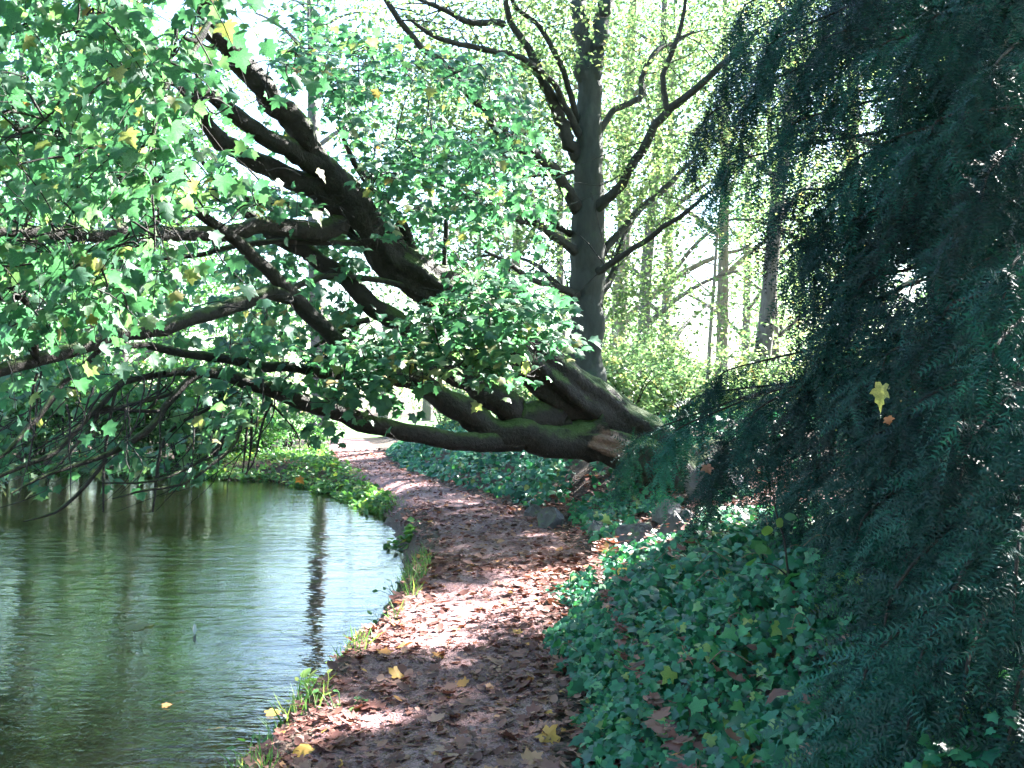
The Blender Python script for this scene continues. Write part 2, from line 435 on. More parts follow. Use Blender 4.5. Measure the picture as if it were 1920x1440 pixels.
def water_mat():
    m, nt, out = new_mat('pond_water')
    tc = nt.nodes.new('ShaderNodeTexCoord')
    mp = nt.nodes.new('ShaderNodeMapping'); mp.inputs['Scale'].default_value = (1.1, 3.6, 1); mp.inputs['Rotation'].default_value = (0, 0, math.radians(-6))
    nt.links.new(tc.outputs['Object'], mp.inputs['Vector'])
    n1 = noise(nt, 1.15, 3, .55, mp.outputs['Vector'])
    n1.inputs['Distortion'].default_value = .6
    n2 = noise(nt, 5.5, 2, .5, mp.outputs['Vector'])
    mp3 = nt.nodes.new('ShaderNodeMapping'); mp3.inputs['Scale'].default_value = (.25, .4, 1); nt.links.new(tc.outputs['Object'], mp3.inputs['Vector'])
    n3 = noise(nt, .8, 2, .5, mp3.outputs['Vector'])
    r3 = ramp(nt, [(.35, (.35, .35, .35)), (.65, (1, 1, 1))]); nt.links.new(n3.outputs['Fac'], r3.inputs['Fac'])
    a = nt.nodes.new('ShaderNodeMath'); a.operation = 'MULTIPLY_ADD'; a.inputs[1].default_value = .30
    nt.links.new(n2.outputs['Fac'], a.inputs[0]); nt.links.new(n1.outputs['Fac'], a.inputs[2])
    mu = nt.nodes.new('ShaderNodeMath'); mu.operation = 'MULTIPLY'; nt.links.new(a.outputs[0], mu.inputs[0]); nt.links.new(r3.outputs['Color'], mu.inputs[1])
    b = nt.nodes.new('ShaderNodeBump'); b.inputs['Strength'].default_value = 1.0; b.inputs['Distance'].default_value = .021
    nt.links.new(mu.outputs[0], b.inputs['Height'])
    fr = nt.nodes.new('ShaderNodeFresnel'); fr.inputs['IOR'].default_value = 1.34; nt.links.new(b.outputs[0], fr.inputs['Normal'])
    g = nt.nodes.new('ShaderNodeBsdfGlossy'); g.inputs['Roughness'].default_value = .03; g.inputs['Color'].default_value = (1, 1, 1, 1)
    nt.links.new(b.outputs[0], g.inputs['Normal'])
    t = nt.nodes.new('ShaderNodeBsdfTransparent'); t.inputs['Color'].default_value = (.66, .58, .38, 1)
    df = nt.nodes.new('ShaderNodeBsdfDiffuse'); df.inputs['Color'].default_value = (.012, .020, .010, 1)
    m0 = nt.nodes.new('ShaderNodeMixShader'); m0.inputs[0].default_value = .12
    nt.links.new(t.outputs[0], m0.inputs[1]); nt.links.new(df.outputs[0], m0.inputs[2])
    mx = nt.nodes.new('ShaderNodeMixShader')
    nt.links.new(fr.outputs[0], mx.inputs[0]); nt.links.new(m0.outputs[0], mx.inputs[1]); nt.links.new(g.outputs[0], mx.inputs[2])
    nt.links.new(mx.outputs[0], out.inputs['Surface'])
    return m
M_WATER = water_mat()

# ------------------------------------------------------------------ the lie of the land
WATER = -0.35
SHORE = np.array([(-2.1, -12), (-1.9, -4), (-1.62, 2), (-1.42, 4), (-1.40, 5), (-1.34, 5.9), (-1.24, 6.9), (-1.16, 8.0), (-1.18, 9.0), (-1.25, 10.2), (-1.42, 11.7),
                  (-1.78, 13.5), (-2.4, 16), (-3.2, 18), (-4.4, 20), (-5.3, 21.3), (-7.5, 22.6), (-11, 23.6), (-17, 25), (-26, 26), (-40, 24)], float)
POND = np.vstack([SHORE, [(-55, 20), (-60, 0), (-50, -12)]])
EDGE_Y = np.array([-12, 2, 4.1, 4.9, 6.3, 8, 9.6, 11, 12.5, 15.2, 17.5, 21.3, 26.2, 32, 45])
EDGE_X = np.array([.3, .27, .27, .27, .28, .36, .62, .60, .35, -.5, -1.36, -2.6, -3.5, -4.6, -8])
LEFT_Y = np.array([-12, 2, 4.1, 5.5, 7, 9, 11, 13, 15, 17.5, 20, 22, 26.2, 32, 45])
LEFT_X = np.array([-1.3, -1.2, -1.0, -.98, -.92, -.85, -.92, -1.2, -1.75, -2.55, -3.4, -4.1, -5.1, -6.3, -9.5])

def in_poly(x, y, poly):
    c = np.zeros(x.shape, bool)
    n = len(poly); j = n - 1
    for i in range(n):
        xi, yi = poly[i]; xj, yj = poly[j]
        m = ((yi > y) != (yj > y)) & (x < (xj - xi) * (y - yi) / (yj - yi + 1e-12) + xi)
        c ^= m; j = i
    return c

def pond_dist(x, y):
    d = np.full(x.shape, 1e9)
    n = len(POND)
    for i in range(n):
        a = POND[i]; b = POND[(i + 1) % n]
        ab = b - a; L = ab @ ab
        t = np.clip(((x - a[0]) * ab[0] + (y - a[1]) * ab[1]) / L, 0, 1)
        d = np.minimum(d, np.hypot(x - a[0] - t * ab[0], y - a[1] - t * ab[1]))
    return np.where(in_poly(x, y, POND), -d, d)

def ground_h(x, y):
    x = np.asarray(x, float); y = np.asarray(y, float)
    d = pond_dist(x, y) + 0.12 * vnoise(x * 1.3, y * 1.3, 2) + 0.08 * vnoise(x * 3.3, y * 3.3, 5) + .05 * vnoise(x * 6, y * 6, 4)
    bed = WATER - 0.06 - 0.55 * sstep(0, 2.6, -d) - .5 * sstep(2, 7, -d)
    land = (WATER - 0.06) + (0.40) * sstep(0, 1, (d + .02) / np.interp(y, [0, 12, 17], [.36, .40, .95]))
    h = np.where(d < 0, bed, land)
    ex = np.interp(y, EDGE_Y, EDGE_X)
    dr = x - ex
    rise = np.interp(y, [0, 6, 7.5, 8.5, 10, 12, 14, 20, 30, 45], [.48, .48, .38, .28, .25, .32, .62, .62, .4, .15])
    wid = np.interp(y, [0, 8.5, 10, 12, 14, 20, 30], [1.35, 1.35, 1.9, 2.1, 1.7, 1.8, 2.5])
    right = rise * sstep(0, 1, dr / wid) + .35 * sstep(1.5, 6, dr)
    h = h + right
    rough = sstep(.1, .5, np.abs(dr + .6) - .5)
    h = h + vnoise(x * .9, y * .9, 7) * .10 * rough + vnoise(x * .15, y * .15, 8) * .3 * sstep(5, 20, np.abs(dr)) + vnoise(x * 4, y * 4, 9) * .035 * (.35 + rough)
    return h

def axis(lo, hi, a, b, step, grow=1.18):
    v = list(np.arange(a, b, step)); s = step
    q = b
    while q < hi: v.append(q); s *= grow; q += s
    v.append(hi); s = step; q = a - step
    w = []
    while q > lo: w.append(q); s *= grow; q -= s
    w.append(lo)
    return np.array(w[::-1] + v)

gx = axis(-420, 420, -6.5, 4.5, .10)
gy = axis(-60, 600, 2.5, 24, .1)
GX, GY = np.meshgrid(gx, gy)
GZ = ground_h(GX, GY)
V = np.column_stack([GX.ravel(), GY.ravel(), GZ.ravel()])
nx, ny = len(gx), len(gy)
i = (np.arange(ny - 1)[:, None] * nx + np.arange(nx - 1)[None, :])
Fq = np.stack([i, i + 1, i + nx + 1, i + nx], -1).reshape(-1, 4)
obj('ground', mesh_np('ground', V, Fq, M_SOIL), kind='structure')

# the trodden path, a sheet a little above the soil
ys = np.arange(-2, 46, .12)
us = np.linspace(0, 1, 22)
PL = np.interp(ys, LEFT_Y, LEFT_X) + .10 * vnoise(ys * 1.1, ys * 0, 21) + .06 * vnoise(ys * 4, ys * 0, 22)
PR = np.interp(ys, EDGE_Y, EDGE_X) + .14 * vnoise(ys * 1.2, ys * 0, 23) + .06 * vnoise(ys * 4, ys * 0, 24)
XX = PL[:, None] * (1 - us) + PR[:, None] * us
YY = np.repeat(ys[:, None], len(us), 1)
edge = np.minimum(us, 1 - us) * 2
ZZ = ground_h(XX, YY) + .012 - .05 * (edge < .02)
V = np.column_stack([XX.ravel(), YY.ravel(), ZZ.ravel()])
n2 = len(us)
i = (np.arange(len(ys) - 1)[:, None] * n2 + np.arange(n2 - 1)[None, :])
Fq = np.stack([i, i + 1, i + n2 + 1, i + n2], -1).reshape(-1, 4)
obj('path', mesh_np('path', V, Fq, M_PATH), kind='structure')

# the pond
wx = np.array([-62, -30, -15, -8, -4, 0.0]); wy = np.array([-14, 0, 5, 10, 15, 20, 28.0])
WXg, WYg = np.meshgrid(wx, wy)
V = np.column_stack([WXg.ravel(), WYg.ravel(), np.full(WXg.size, WATER)])
i = (np.arange(len(wy) - 1)[:, None] * len(wx) + np.arange(len(wx) - 1)[None, :])
Fq = np.stack([i, i + 1, i + len(wx) + 1, i + len(wx)], -1).reshape(-1, 4)
obj('pond', mesh_np('pond', V, Fq, M_WATER), kind='structure')

# the sunny lawn beyond the end of the path
lx = np.linspace(-30, 1.5, 50); ly = np.linspace(35, 70, 50)
LX, LY = np.meshgrid(lx, ly)
V = np.column_stack([LX.ravel(), LY.ravel(), (ground_h(LX, LY) + .03).ravel()])
i = (np.arange(49)[:, None] * 50 + np.arange(49)[None, :])
Fq = np.stack([i, i + 1, i + 51, i + 50], -1).reshape(-1, 4)
obj('lawn', mesh_np('lawn', V, Fq, M_LAWN), kind='structure')

# ------------------------------------------------------------------ boulders
def boulder(px, py, Y, w, h, d, seed, label):
    w, h, d = w * .78, h * .78, d * .78
    c = P(px, py, Y); g = float(ground_h(c[0], c[1]))
    t = np.linspace(0, PI, 15); f = np.linspace(0, 2 * PI, 24, endpoint=False)
    T, Fp = np.meshgrid(t, f, indexing='ij')
    X, Yd, Z = np.sin(T) * np.cos(Fp), np.sin(T) * np.sin(Fp), np.cos(T)
    k = 1 + .38 * vnoise(X * 1.6 + seed, Yd * 1.6 + Z * 1.3, seed) * 1.5 + .12 * vnoise(X * 4 + Z * 3, Yd * 4 + seed, seed + 1)
    p = np.abs(X) ** 3 + np.abs(Yd) ** 3 + np.abs(Z) ** 3
    k = k * p ** (-1 / 4.5)
    V = np.stack([X * k * w / 2, Yd * k * d / 2, Z * k * h * .62], -1).reshape(-1, 3)
    gs = np.random.default_rng(70 + seed)
    U_ = V / np.array([w / 2, d / 2, h * .62])
    for _ in range(10):
        nn = unit(gs.normal(0, 1, 3)); o_ = gs.uniform(.55, .9)
        U_ = U_ - np.maximum(0, U_ @ nn - o_)[:, None] * nn
    V = (U_ + gs.normal(0, .028, U_.shape)) * np.array([w / 2, d / 2, h * .62]) * 1.25
    i = np.arange(14)[:, None] * 24; j = np.arange(24)[None, :]
    Fq = np.stack([i + j, i + 24 + j, i + 24 + (j + 1) % 24, i + (j + 1) % 24], -1).reshape(-1, 4)
    o = obj('boulder', mesh_np('boulder', V, Fq, M_STONE, False), label=label, category='boulder', group='boulders beside the path')
    o.location = (c[0], c[1], g + h * .26)
    o.rotation_euler = (0, 0, seed * 1.3)
    return o
boulder(1030, 970, 11.6, .44, .30, .34, 3, 'mossy grey boulder at the path edge below the ivy mound')
boulder(1000, 962, 12.6, .30, .22, .25, 5, 'small dark stone half buried in leaves behind the mossy boulder')
boulder(1195, 1000, 9.6, .42, .34, .34, 7, 'grey wedge shaped boulder left of the sunlit rounded boulder')
boulder(1262, 1012, 8.9, .44, .42, .40, 9, 'rounded grey boulder with sunlit top at the upper end of the ivy')
boulder(1255, 950, 10.8, .55, .40, .40, 11, 'shaded dark boulder behind the sunlit rounded boulder')
boulder(1285, 985, 10.0, .36, .26, .3, 15, 'low dark stone between the sunlit boulder and the shaded boulder')
boulder(1120, 985, 10.6, .34, .2, .26, 13, 'low stone among dead leaves right of the mossy boulder')
boulder(1340, 900, 12.0, .9, .6, .6, 17, 'large dark boulder behind the hanging yew shoots')

# ------------------------------------------------------------------ leaning maple
MB = P(1275, 870, 13.0); MB[2] = float(ground_h(MB[0], MB[1])) - .1
maple = thing('maple_tree', 'huge old maple leaning over the pond with long dark mossy limbs', 'tree', tuple(MB))
PATCHC = P(1155, 835, 12.1) - MB
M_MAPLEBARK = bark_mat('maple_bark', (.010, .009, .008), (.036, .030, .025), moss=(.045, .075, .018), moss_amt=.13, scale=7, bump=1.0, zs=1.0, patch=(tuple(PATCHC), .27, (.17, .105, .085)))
maple_pts = []          # sample points of the wood that leaves can be hung from

def limb(path, widths, name='limb', seg=16, rough=.11, ridges=0.04, seed=1, wob=.28, root=None, mat=None, store=None):
    """path: (px, py, depth) list; widths in photo pixels at each end point"""
    pts = np.array([P(*q) for q in path])
    rad = np.array([w * q[2] / F / 2 for w, q in zip(widths, path)])
    L = np.linalg.norm(np.diff(pts, axis=0), axis=1).sum()
    n = int(max(8, L / .11))
    V, Fq = tube(pts, rad, n, seg, rough, ridges, seed, wob)
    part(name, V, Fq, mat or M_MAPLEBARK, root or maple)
    c = spline(pts, n)
    (maple_pts if store is None else store).append(np.column_stack([c, np.interp(np.linspace(0, 1, n), np.linspace(0, 1, len(rad)), rad)]))

# the foot and main stem
limb([(1420, 985, 13.4), (1340, 925, 13.2), (1250, 868, 13.0), (1160, 800, 12.8), (1070, 735, 12.5), (970, 652, 12.2), (850, 558, 12), (760, 500, 11.7), (690, 425, 11.4), (630, 345, 11)],
     [220, 165, 118, 98, 90, 88, 84, 82, 74, 62], 'trunk', 44, .12, .20, 3, .1)
limb([(1370, 950, 13.0), (1280, 905, 12.7), (1200, 862, 12.5), (1120, 828, 12.4), (1030, 815, 12.3)], [140, 112, 84, 62, 44], 'trunk', 36, .14, .20, 5, .1)
limb([(1340, 912, 13.4), (1255, 850, 13.3), (1175, 782, 13.2), (1105, 728, 13.1), (1030, 672, 12.8)], [70, 58, 50, 44, 30], 'trunk', 28, .14, .22, 6, .1)
limb([(640, 355, 11.05), (590, 290, 10.7), (540, 225, 10.3), (490, 165, 9.9), (440, 105, 9.5), (400, 50, 9.1), (340, -60, 8.4), (250, -190, 7.4), (120, -260, 6.2), (-60, -220, 5.0)], [60, 50, 46, 44, 42, 40, 36, 30, 22, 10], seed=11)
limb([(400, 50, 9.1), (420, -60, 8.6), (430, -200, 7.8), (400, -330, 6.8), (330, -360, 5.6)], [30, 26, 22, 16, 8], seed=12)
limb([(655, 420, 11.3), (600, 435, 10.9), (540, 428, 10.5), (480, 418, 10), (420, 436, 9.6), (340, 440, 9), (270, 430, 8.5), (180, 440, 7.9), (80, 436, 7.3), (-40, 430, 6.7), (-200, 400, 5.8)], [44, 38, 34, 32, 30, 28, 26, 24, 22, 18, 10], seed=13)
limb([(640, 390, 11.2), (580, 350, 10.9), (520, 318, 10.6), (460, 292, 10.2), (420, 270, 9.9), (390, 235, 9.5), (350, 170, 9), (300, 100, 8.3), (240, 60, 7.6)], [56, 46, 38, 36, 34, 30, 24, 16, 8], seed=14)
limb([(615, 320, 10.9), (560, 285, 10.5), (500, 255, 10.1), (440, 215, 9.7), (390, 180, 9.3), (320, 150, 8.6), (230, 140, 7.8)], [46, 40, 34, 30, 24, 16, 8], seed=15)
limb([(640, 392, 11.2), (560, 388, 10.8), (490, 382, 10.4), (440, 362, 10), (400, 330, 9.6), (370, 290, 9.2)], [16, 13, 12, 11, 9, 6], seed=16)
limb([(1070, 800, 12.5), (1010, 785, 12.3), (960, 775, 12.2), (910, 740, 12.1), (860, 710, 12), (790, 650, 11.8), (720, 590, 11.6), (660, 535, 11.4), (600, 490, 11.2), (545, 460, 11), (480, 410, 10.7), (430, 370, 10.4), (390, 330, 10)], [75, 66, 62, 54, 46, 40, 38, 36, 32, 28, 22, 14, 8], seed=17, ridges=.04)
limb([(1140, 815, 12.5), (1060, 825, 12.3), (980, 820, 12.1), (900, 792, 11.9), (830, 745, 11.7), (770, 708, 11.5), (700, 680, 11.2), (650, 648, 11), (600, 605, 10.7), (550, 558, 10.4), (500, 508, 10.1), (450, 460, 9.8), (410, 428, 9.5), (365, 392, 9.2), (300, 375, 8.8), (230, 380, 8.2)], [90, 66, 58, 50, 44, 40, 34, 34, 32, 32, 26, 24, 20, 18, 14, 8], seed=18)
limb([(545, 556, 10.4), (490, 556, 10), (420, 580, 9.6), (340, 602, 9.1), (260, 622, 8.6), (170, 645, 8.1), (80, 670, 7.6), (0, 692, 7.2), (-120, 730, 6.6)], [30, 28, 28, 28, 28, 28, 26, 26, 18], seed=19)
limb([(545, 545, 10.4), (580, 528, 10.7), (615, 518, 10.9), (680, 522, 11.2), (760, 535, 11.6)], [14, 12, 12, 12, 10], seed=20)
limb([(755, 698, 11.5), (690, 704, 11.2), (620, 700, 10.9), (540, 690, 10.6), (470, 682, 10.3), (400, 672, 10), (330, 660, 9.6), (270, 648, 9.2), (220, 650, 8.8)], [34, 24, 20, 20, 19, 18, 16, 14, 8], seed=21)
limb([(720, 690, 11.35), (742, 696, 11.45), (765, 700, 11.5)], [46, 52, 40], 'burr', seed=22, rough=.3)
limb([(975, 828, 12.1), (900, 832, 11.8), (830, 822, 11.5), (760, 808, 11.2), (690, 790, 10.9), (620, 768, 10.6), (550, 748, 10.3), (480, 722, 10), (420, 704, 9.8), (360, 695, 9.5), (310, 700, 9.2)], [40, 36, 35, 34, 34, 36, 32, 26, 22, 18, 10], seed=23)
# smaller rising branches in the middle of the picture
limb([(775, 475, 11.7), (752, 412, 11.5), (708, 367, 11.2), (668, 312, 11), (640, 250, 10.7)], [20, 18, 15, 12, 7], seed=24)
limb([(834, 520, 12), (833, 470, 12), (836, 430, 12), (835, 380, 11.9)], [10, 9, 9, 5], seed=25)
limb([(835, 505, 12), (780, 495, 11.8), (700, 462, 11.4), (610, 455, 11), (520, 452, 10.6), (440, 462, 10.2), (370, 478, 9.8), (300, 485, 9.3), (240, 500, 8.8)], [14, 12, 11, 11, 11, 10, 9, 8, 5], seed=26)
limb([(70, 680, 7.5), (40, 560, 7.2), (0, 540, 6.9), (-60, 530, 6.6)], [12, 20, 18, 14], seed=27)
limb([(690, 600, 11.4), (660, 610, 11.2), (640, 620, 11.1), (590, 650, 10.8)], [12, 10, 9, 6], seed=28)
# drooping branches above the water
DROOP = [
    ([(350, 698, 9.5), (316, 698, 9.4), (233, 717, 9.1), (193, 753, 8.9), (117, 837, 8.5), (67, 863, 8.2), (0, 893, 7.9), (-60, 930, 7.6)], [14, 13, 12, 12, 11, 9, 8, 5]),
    ([(375, 700, 9.6), (360, 708, 9.5), (313, 757, 9.3), (283, 803, 9.1), (233, 837, 8.9), (183, 860, 8.7), (133, 877, 8.5), (80, 892, 8.3), (20, 925, 8.1)], [16, 15, 14, 14, 13, 11, 9, 7, 4]),
    ([(190, 650, 8.3), (167, 680, 8.2), (110, 727, 8), (77, 777, 7.8), (50, 807, 7.7), (17, 843, 7.5), (-40, 890, 7.3)], [12, 12, 11, 10, 9, 8, 5]),
    ([(300, 770, 9.2), (250, 770, 9), (193, 765, 8.9), (170, 800, 8.8), (130, 850, 8.6), (90, 890, 8.4)], [8, 8, 8, 7, 6, 4]),
    ([(360, 705, 9.5), (330, 735, 9.4), (280, 750, 9.2), (220, 765, 9), (170, 780, 8.8)], [9, 8, 8, 7, 5]),
    ([(200, 860, 8.7), (170, 900, 8.6), (130, 940, 8.5), (100, 962, 8.4), (45, 977, 8.2)], [8, 8, 7, 6, 3]),
    ([(470, 745, 9.9), (455, 790, 9.8), (440, 830, 9.6), (400, 870, 9.4), (350, 905, 9.2), (270, 920, 8.9), (210, 935, 8.7)], [9, 8, 8, 7, 6, 5, 3]),
    ([(425, 705, 9.8), (400, 760, 9.6), (330, 800, 9.4), (300, 850, 9.3), (290, 935, 9.2), (287, 960, 9.2)], [8, 7, 6, 6, 5, 3]),
    ([(220, 720, 9), (205, 790, 8.9), (195, 860, 8.9), (194, 945, 8.8), (193, 960, 8.8)], [6, 6, 5, 4, 3]),
    ([(300, 700, 9.3), (292, 750, 9.2), (275, 770, 9.2), (272, 800, 9.1)], [6, 6, 5, 3]),
    ([(450, 770, 9.8), (420, 820, 9.6), (400, 850, 9.5), (350, 880, 9.3), (280, 905, 9), (190, 905, 8.7)], [8, 7, 7, 6, 5, 3]),
    ([(510, 755, 10.1), (492, 790, 10), (478, 860, 9.9), (460, 890, 9.8)], [6, 5, 4, 3]),
    ([(505, 755, 10.1), (540, 790, 10.1), (560, 820, 10.1), (562, 850, 10)], [5, 4, 3, 2]),
    ([(465, 760, 9.9), (462, 820, 9.8), (455, 885, 9.8)], [7, 5, 3]),
    ([(472, 760, 9.9), (470, 830, 9.9), (462, 890, 9.9)], [6, 5, 3]),
    ([(70, 700, 7.5), (60, 740, 7.5), (55, 790, 7.4), (70, 820, 7.4)], [6, 5, 4, 3]),
]
for k, (pth, w) in enumerate(DROOP):
    limb(pth, w, 'branch', 7, .05, 0, 40 + k, .5)
MP = np.vstack(maple_pts)
# near twigs hanging at the upper left
for k, (pth, w) in enumerate([
    ([(420, -20, 6.2), (395, 35, 6), (370, 75, 5.8), (345, 70, 5.7)], [11, 11, 10, 7]),
    ([(390, 45, 6), (370, 85, 5.8), (345, 120, 5.6), (325, 140, 5.5), (310, 165, 5.4), (300, 200, 5.3), (285, 260, 5.2), (270, 330, 5.1)], [10, 10, 9, 9, 8, 7, 6, 4]),
    ([(330, 40, 5.6), (330, 90, 5.5), (310, 110, 5.5), (275, 125, 5.4)], [8, 8, 7, 4]),
    ([(260, -20, 5.6), (215, 20, 5.4), (170, 45, 5.2), (110, 65, 5)], [7, 6, 5, 3]),
    ([(300, 190, 5.4), (285, 260, 5.3), (283, 340, 5.2), (290, 420, 5.2), (290, 470, 5.2)], [6, 6, 5, 4, 3]),
    ([(0, 213, 5.2), (30, 210, 5.3), (60, 216, 5.4), (100, 230, 5.5)], [7, 8, 6, 3])]):
    limb(pth, w, 'branch', 7, .05, 0, 70 + k, .4)
MP = np.vstack(maple_pts)

twigs = Acc()
leaf_pos, leaf_dir, leaf_nrm, leaf_size, leaf_tint = [], [], [], [], []

todo = []
def spray_at(c, near, L, nl, size, droop, tint_mu, flat):
    """one leafy spray that ends round c, its twig leading back to the wood at near"""
    a = c - near; a[2] *= .4
    a = unit(a) if np.linalg.norm(a) > .05 else unit(rng.normal(0, 1, 3))
    a = unit(a + rng.normal(0, .45, 3) * (1, 1, .3))
    base = c - a * L * .5
    D = np.linalg.norm(base - near)
    mid = (near + base) / 2 + np.array([0, 0, .12 * D]) + rng.normal(0, .06, 3)
    V, Fq = tube([near, mid, base], [.007 + .003 * D, .006, .004], 6, 4)
    twigs.add(V, Fq)
    n = 5
    t = np.linspace(0, 1, n)
    path = base + a * L * t[:, None]; path[:, 2] -= droop * L * t ** 2
    V, Fq = tube(path, [.004, .002], 6, 4); twigs.add(V, Fq)
    side = unit(np.cross(a, [0, 0, 1]))
    for u in np.linspace(.1, 1.0, max(2, nl // 3)):
        q = np.array([np.interp(u, t, path[:, i]) for i in range(3)])
        for s in (-1, 1, 0):
            if s == 0 and rng.random() < .45: continue
            if s: dv = unit(side * s * rng.uniform(.5, 1.1) + a * rng.uniform(.1, .8) + np.array([0, 0, rng.uniform(-.6, .1)]) + rng.normal(0, .2, 3))
            else: dv = unit(a + rng.normal(0, .4, 3))
            pet = rng.uniform(.04, .13)
            leaf_pos.append(q + dv * pet + rng.normal(0, .04, 3))
            dv2 = dv.copy(); dv2[2] -= droop * rng.uniform(.3, 1.3)
            leaf_dir.append(unit(dv2))
            leaf_nrm.append(unit(np.array([-.08, -.42, .9]) + rng.normal(0, flat, 3)))
            leaf_size.append(size * rng.uniform(.6, 1.15))
            leaf_tint.append(np.clip(tint_mu + rng.normal(0, .2), 0, .9) if rng.random() > .03 else rng.uniform(.85, 1))
    return mid, base, path[2]

def grow():
    """attach the sprays from the wood outward, each to the nearest wood or earlier twig"""
    global MP
    c = np.array([t[0] for t in todo])
    d = np.array([np.sqrt(((MP[:, :3] - q) ** 2).sum(1).min()) for q in c])
    N0 = len(MP); pts = np.zeros((N0 + 3 * len(c), 3)); use = np.zeros(len(pts)); pts[:N0] = MP[:, :3]; n = N0
    for i in np.argsort(d):
        k = int(np.argmin(((pts[:n] - c[i]) ** 2).sum(1) * (1 + .5 * use[:n])))
        use[max(0, k - 1):k + 2] += 1
        m = spray_at(c[i], pts[k].copy(), *todo[i][1:])
        for p in m: pts[n] = p; n += 1

def region(n, x0, x1, y0, y1, d0, d1, L=.5, nl=14, size=.15, droop=.35, tint=.35, keep=None, flat=.35):
    m = 0
    while m < n:
        x, y, d = rng.uniform(x0, x1), rng.uniform(y0, y1), rng.uniform(d0, d1)
        if keep is not None and not keep(x, y): continue
        todo.append((P(x, y, d), L * rng.uniform(.7, 1.3), nl, size, droop, tint, flat))
        m += 1

def gap(x, y):
    if (x - 470) ** 2 / 85 ** 2 + (y - 50) ** 2 / 85 ** 2 < 1: return False
    if abs(x - 300) < 9: return True
    return True
region(225, -160, 430, -120, 480, 4.8, 7.8, .45, 15, .098, .75, .42, lambda x, y: gap(x, y) and vnoise(np.array(x / 60.), np.array(y / 45.), 13) > -.26 and y < 560 - .35 * x and (x < 330 or y < 250), .5)
region(85, -120, 270, 420, 640, 5.4, 7.6, .4, 14, .1, .8, .42, lambda x, y: y < 700 - .6 * x, .5)
region(105, -150, 560, 60, 640, 7.2, 10.2, .5, 14, .125, .5, .35, lambda x, y: gap(x, y) and vnoise(np.array(x / 70.), np.array(y / 50.), 3) > -.12)
region(75, -100, 470, 650, 880, 8.6, 11.5, .45, 12, .12, .6, .4, lambda x, y: vnoise(np.array(x / 60.), np.array(y / 40.), 5) > -.02)
def hero(x, y):
    lo = 760 - (x - 640) * .10 - max(0, x - 900) * .35
    hi = 640 - max(0, x - 680) * .55 if x < 850 else 530 - (x - 850) * .1 + max(0, x - 980) * 1.2
    return hi < y < lo
region(140, 560, 1065, 470, 720, 9.6, 11.2, .5, 16, .120, .12, .28, hero, .22)
region(26, 690, 1010, 640, 700, 9.2, 10.6, .45, 14, .13, .3, .7, None, .35)
region(235, 520, 1010, -60, 470, 9.4, 12.6, .55, 16, .112, .2, .3, lambda x, y: gap(x, y) and vnoise(np.array(x / 80.), np.array(y / 45.), 9) > -.14 and y > -40 + max(0, x - 760) * .95 and not (abs((x - 420) * .78 - (y - 90)) < 40 and x < 660), .3)
region(16, 620, 770, 690, 790, 9.6, 10.6, .4, 13, .135, .6, .3, None, .4)
region(24, 420, 660, 620, 760, 9.4, 10.6, .4, 13, .135, .4, .3)
region(30, -200, 500, -420, -80, 4.5, 9, .5, 14, .13, .6, .35)
region(70, -200, 560, -560, -70, 7, 11, .6, 15, .14, .4, .35, lambda x, y: abs(x - 480) > 90)
region(85, 400, 670, 420, 640, 10.8, 13, .5, 14, .125, .4, .4)
grow()
leaf_pos = np.array(leaf_pos); leaf_dir = np.array(leaf_dir); leaf_nrm = np.array(leaf_nrm); leaf_size = np.array(leaf_size); leaf_tint = np.array(leaf_tint)
def seg_dist(q, line):
    best = np.full(len(q), 1e9)
    for (x0, y0, d0), (x1, y1, d1) in zip(line[:-1], line[1:]):
        ex, ey = x1 - x0, y1 - y0
        t = np.clip(((q[:, 0] - x0) * ex + (q[:, 1] - y0) * ey) / (ex * ex + ey * ey), 0, 1)
        w = np.hypot(q[:, 0] - x0 - t * ex, q[:, 1] - y0 - t * ey)
        best = np.minimum(best, np.where(q[:, 2] < d0 + t * (d1 - d0), w, 1e9))
    return best
q = px_of(leaf_pos)
drop = np.zeros(len(q), bool)
for line, w in (([(850, 558, 12), (760, 500, 11.7), (690, 425, 11.4), (630, 345, 11), (540, 225, 10.3), (440, 105, 9.5)], 44),
                ([(1140, 815, 12.5), (980, 820, 12.1), (830, 745, 11.7), (770, 715, 11.5)], 40), ([(660, 650, 11), (600, 605, 10.7), (540, 552, 10.4), (450, 460, 9.8), (410, 428, 9.5)], 28),
                ([(980, 828, 12.1), (830, 822, 11.5), (690, 790, 10.9), (560, 750, 10.3)], 30), ([(1060, 790, 12.4), (960, 770, 12.2), (860, 712, 12)], 40), ([(1250, 860, 13), (1010, 690, 12.4)], 60),
                ([(540, 556, 10.4), (420, 580, 9.6), (260, 622, 8.6), (80, 670, 7.6), (0, 690, 7.2)], 26), ([(640, 430, 11.2), (480, 418, 10), (270, 430, 8.5), (80, 436, 7.3), (-20, 432, 6.8)], 24), ([(80, 555, 7.3), (-10, 540, 6.9)], 22), ([(835, 505, 12), (610, 455, 11), (440, 462, 10.2), (300, 485, 9.3)], 14), ([(520, 255, 10.1), (400, 185, 9.4), (320, 150, 8.6)], 22), ([(620, 380, 11.1), (460, 292, 10.2), (390, 235, 9.5)], 28),
                ([(700, 570, 11.5), (545, 460, 11)], 28), ([(740, 695, 11.4), (540, 690, 10.6), (270, 648, 9.2)], 18), ([(1099, 720, 17), (1100, 300, 17)], 42)):
    drop |= (seg_dist(q, line) < w) & (rng.random(len(q)) < .82) & ~((q[:, 0] > 640) & (q[:, 1] > 500) & (q[:, 2] < 11.3) & (line[0][1] < 760) & (q[:, 1] < 715))
drop |= (q[:, 1] > 925) & (q[:, 0] < 720)
kp = ~drop
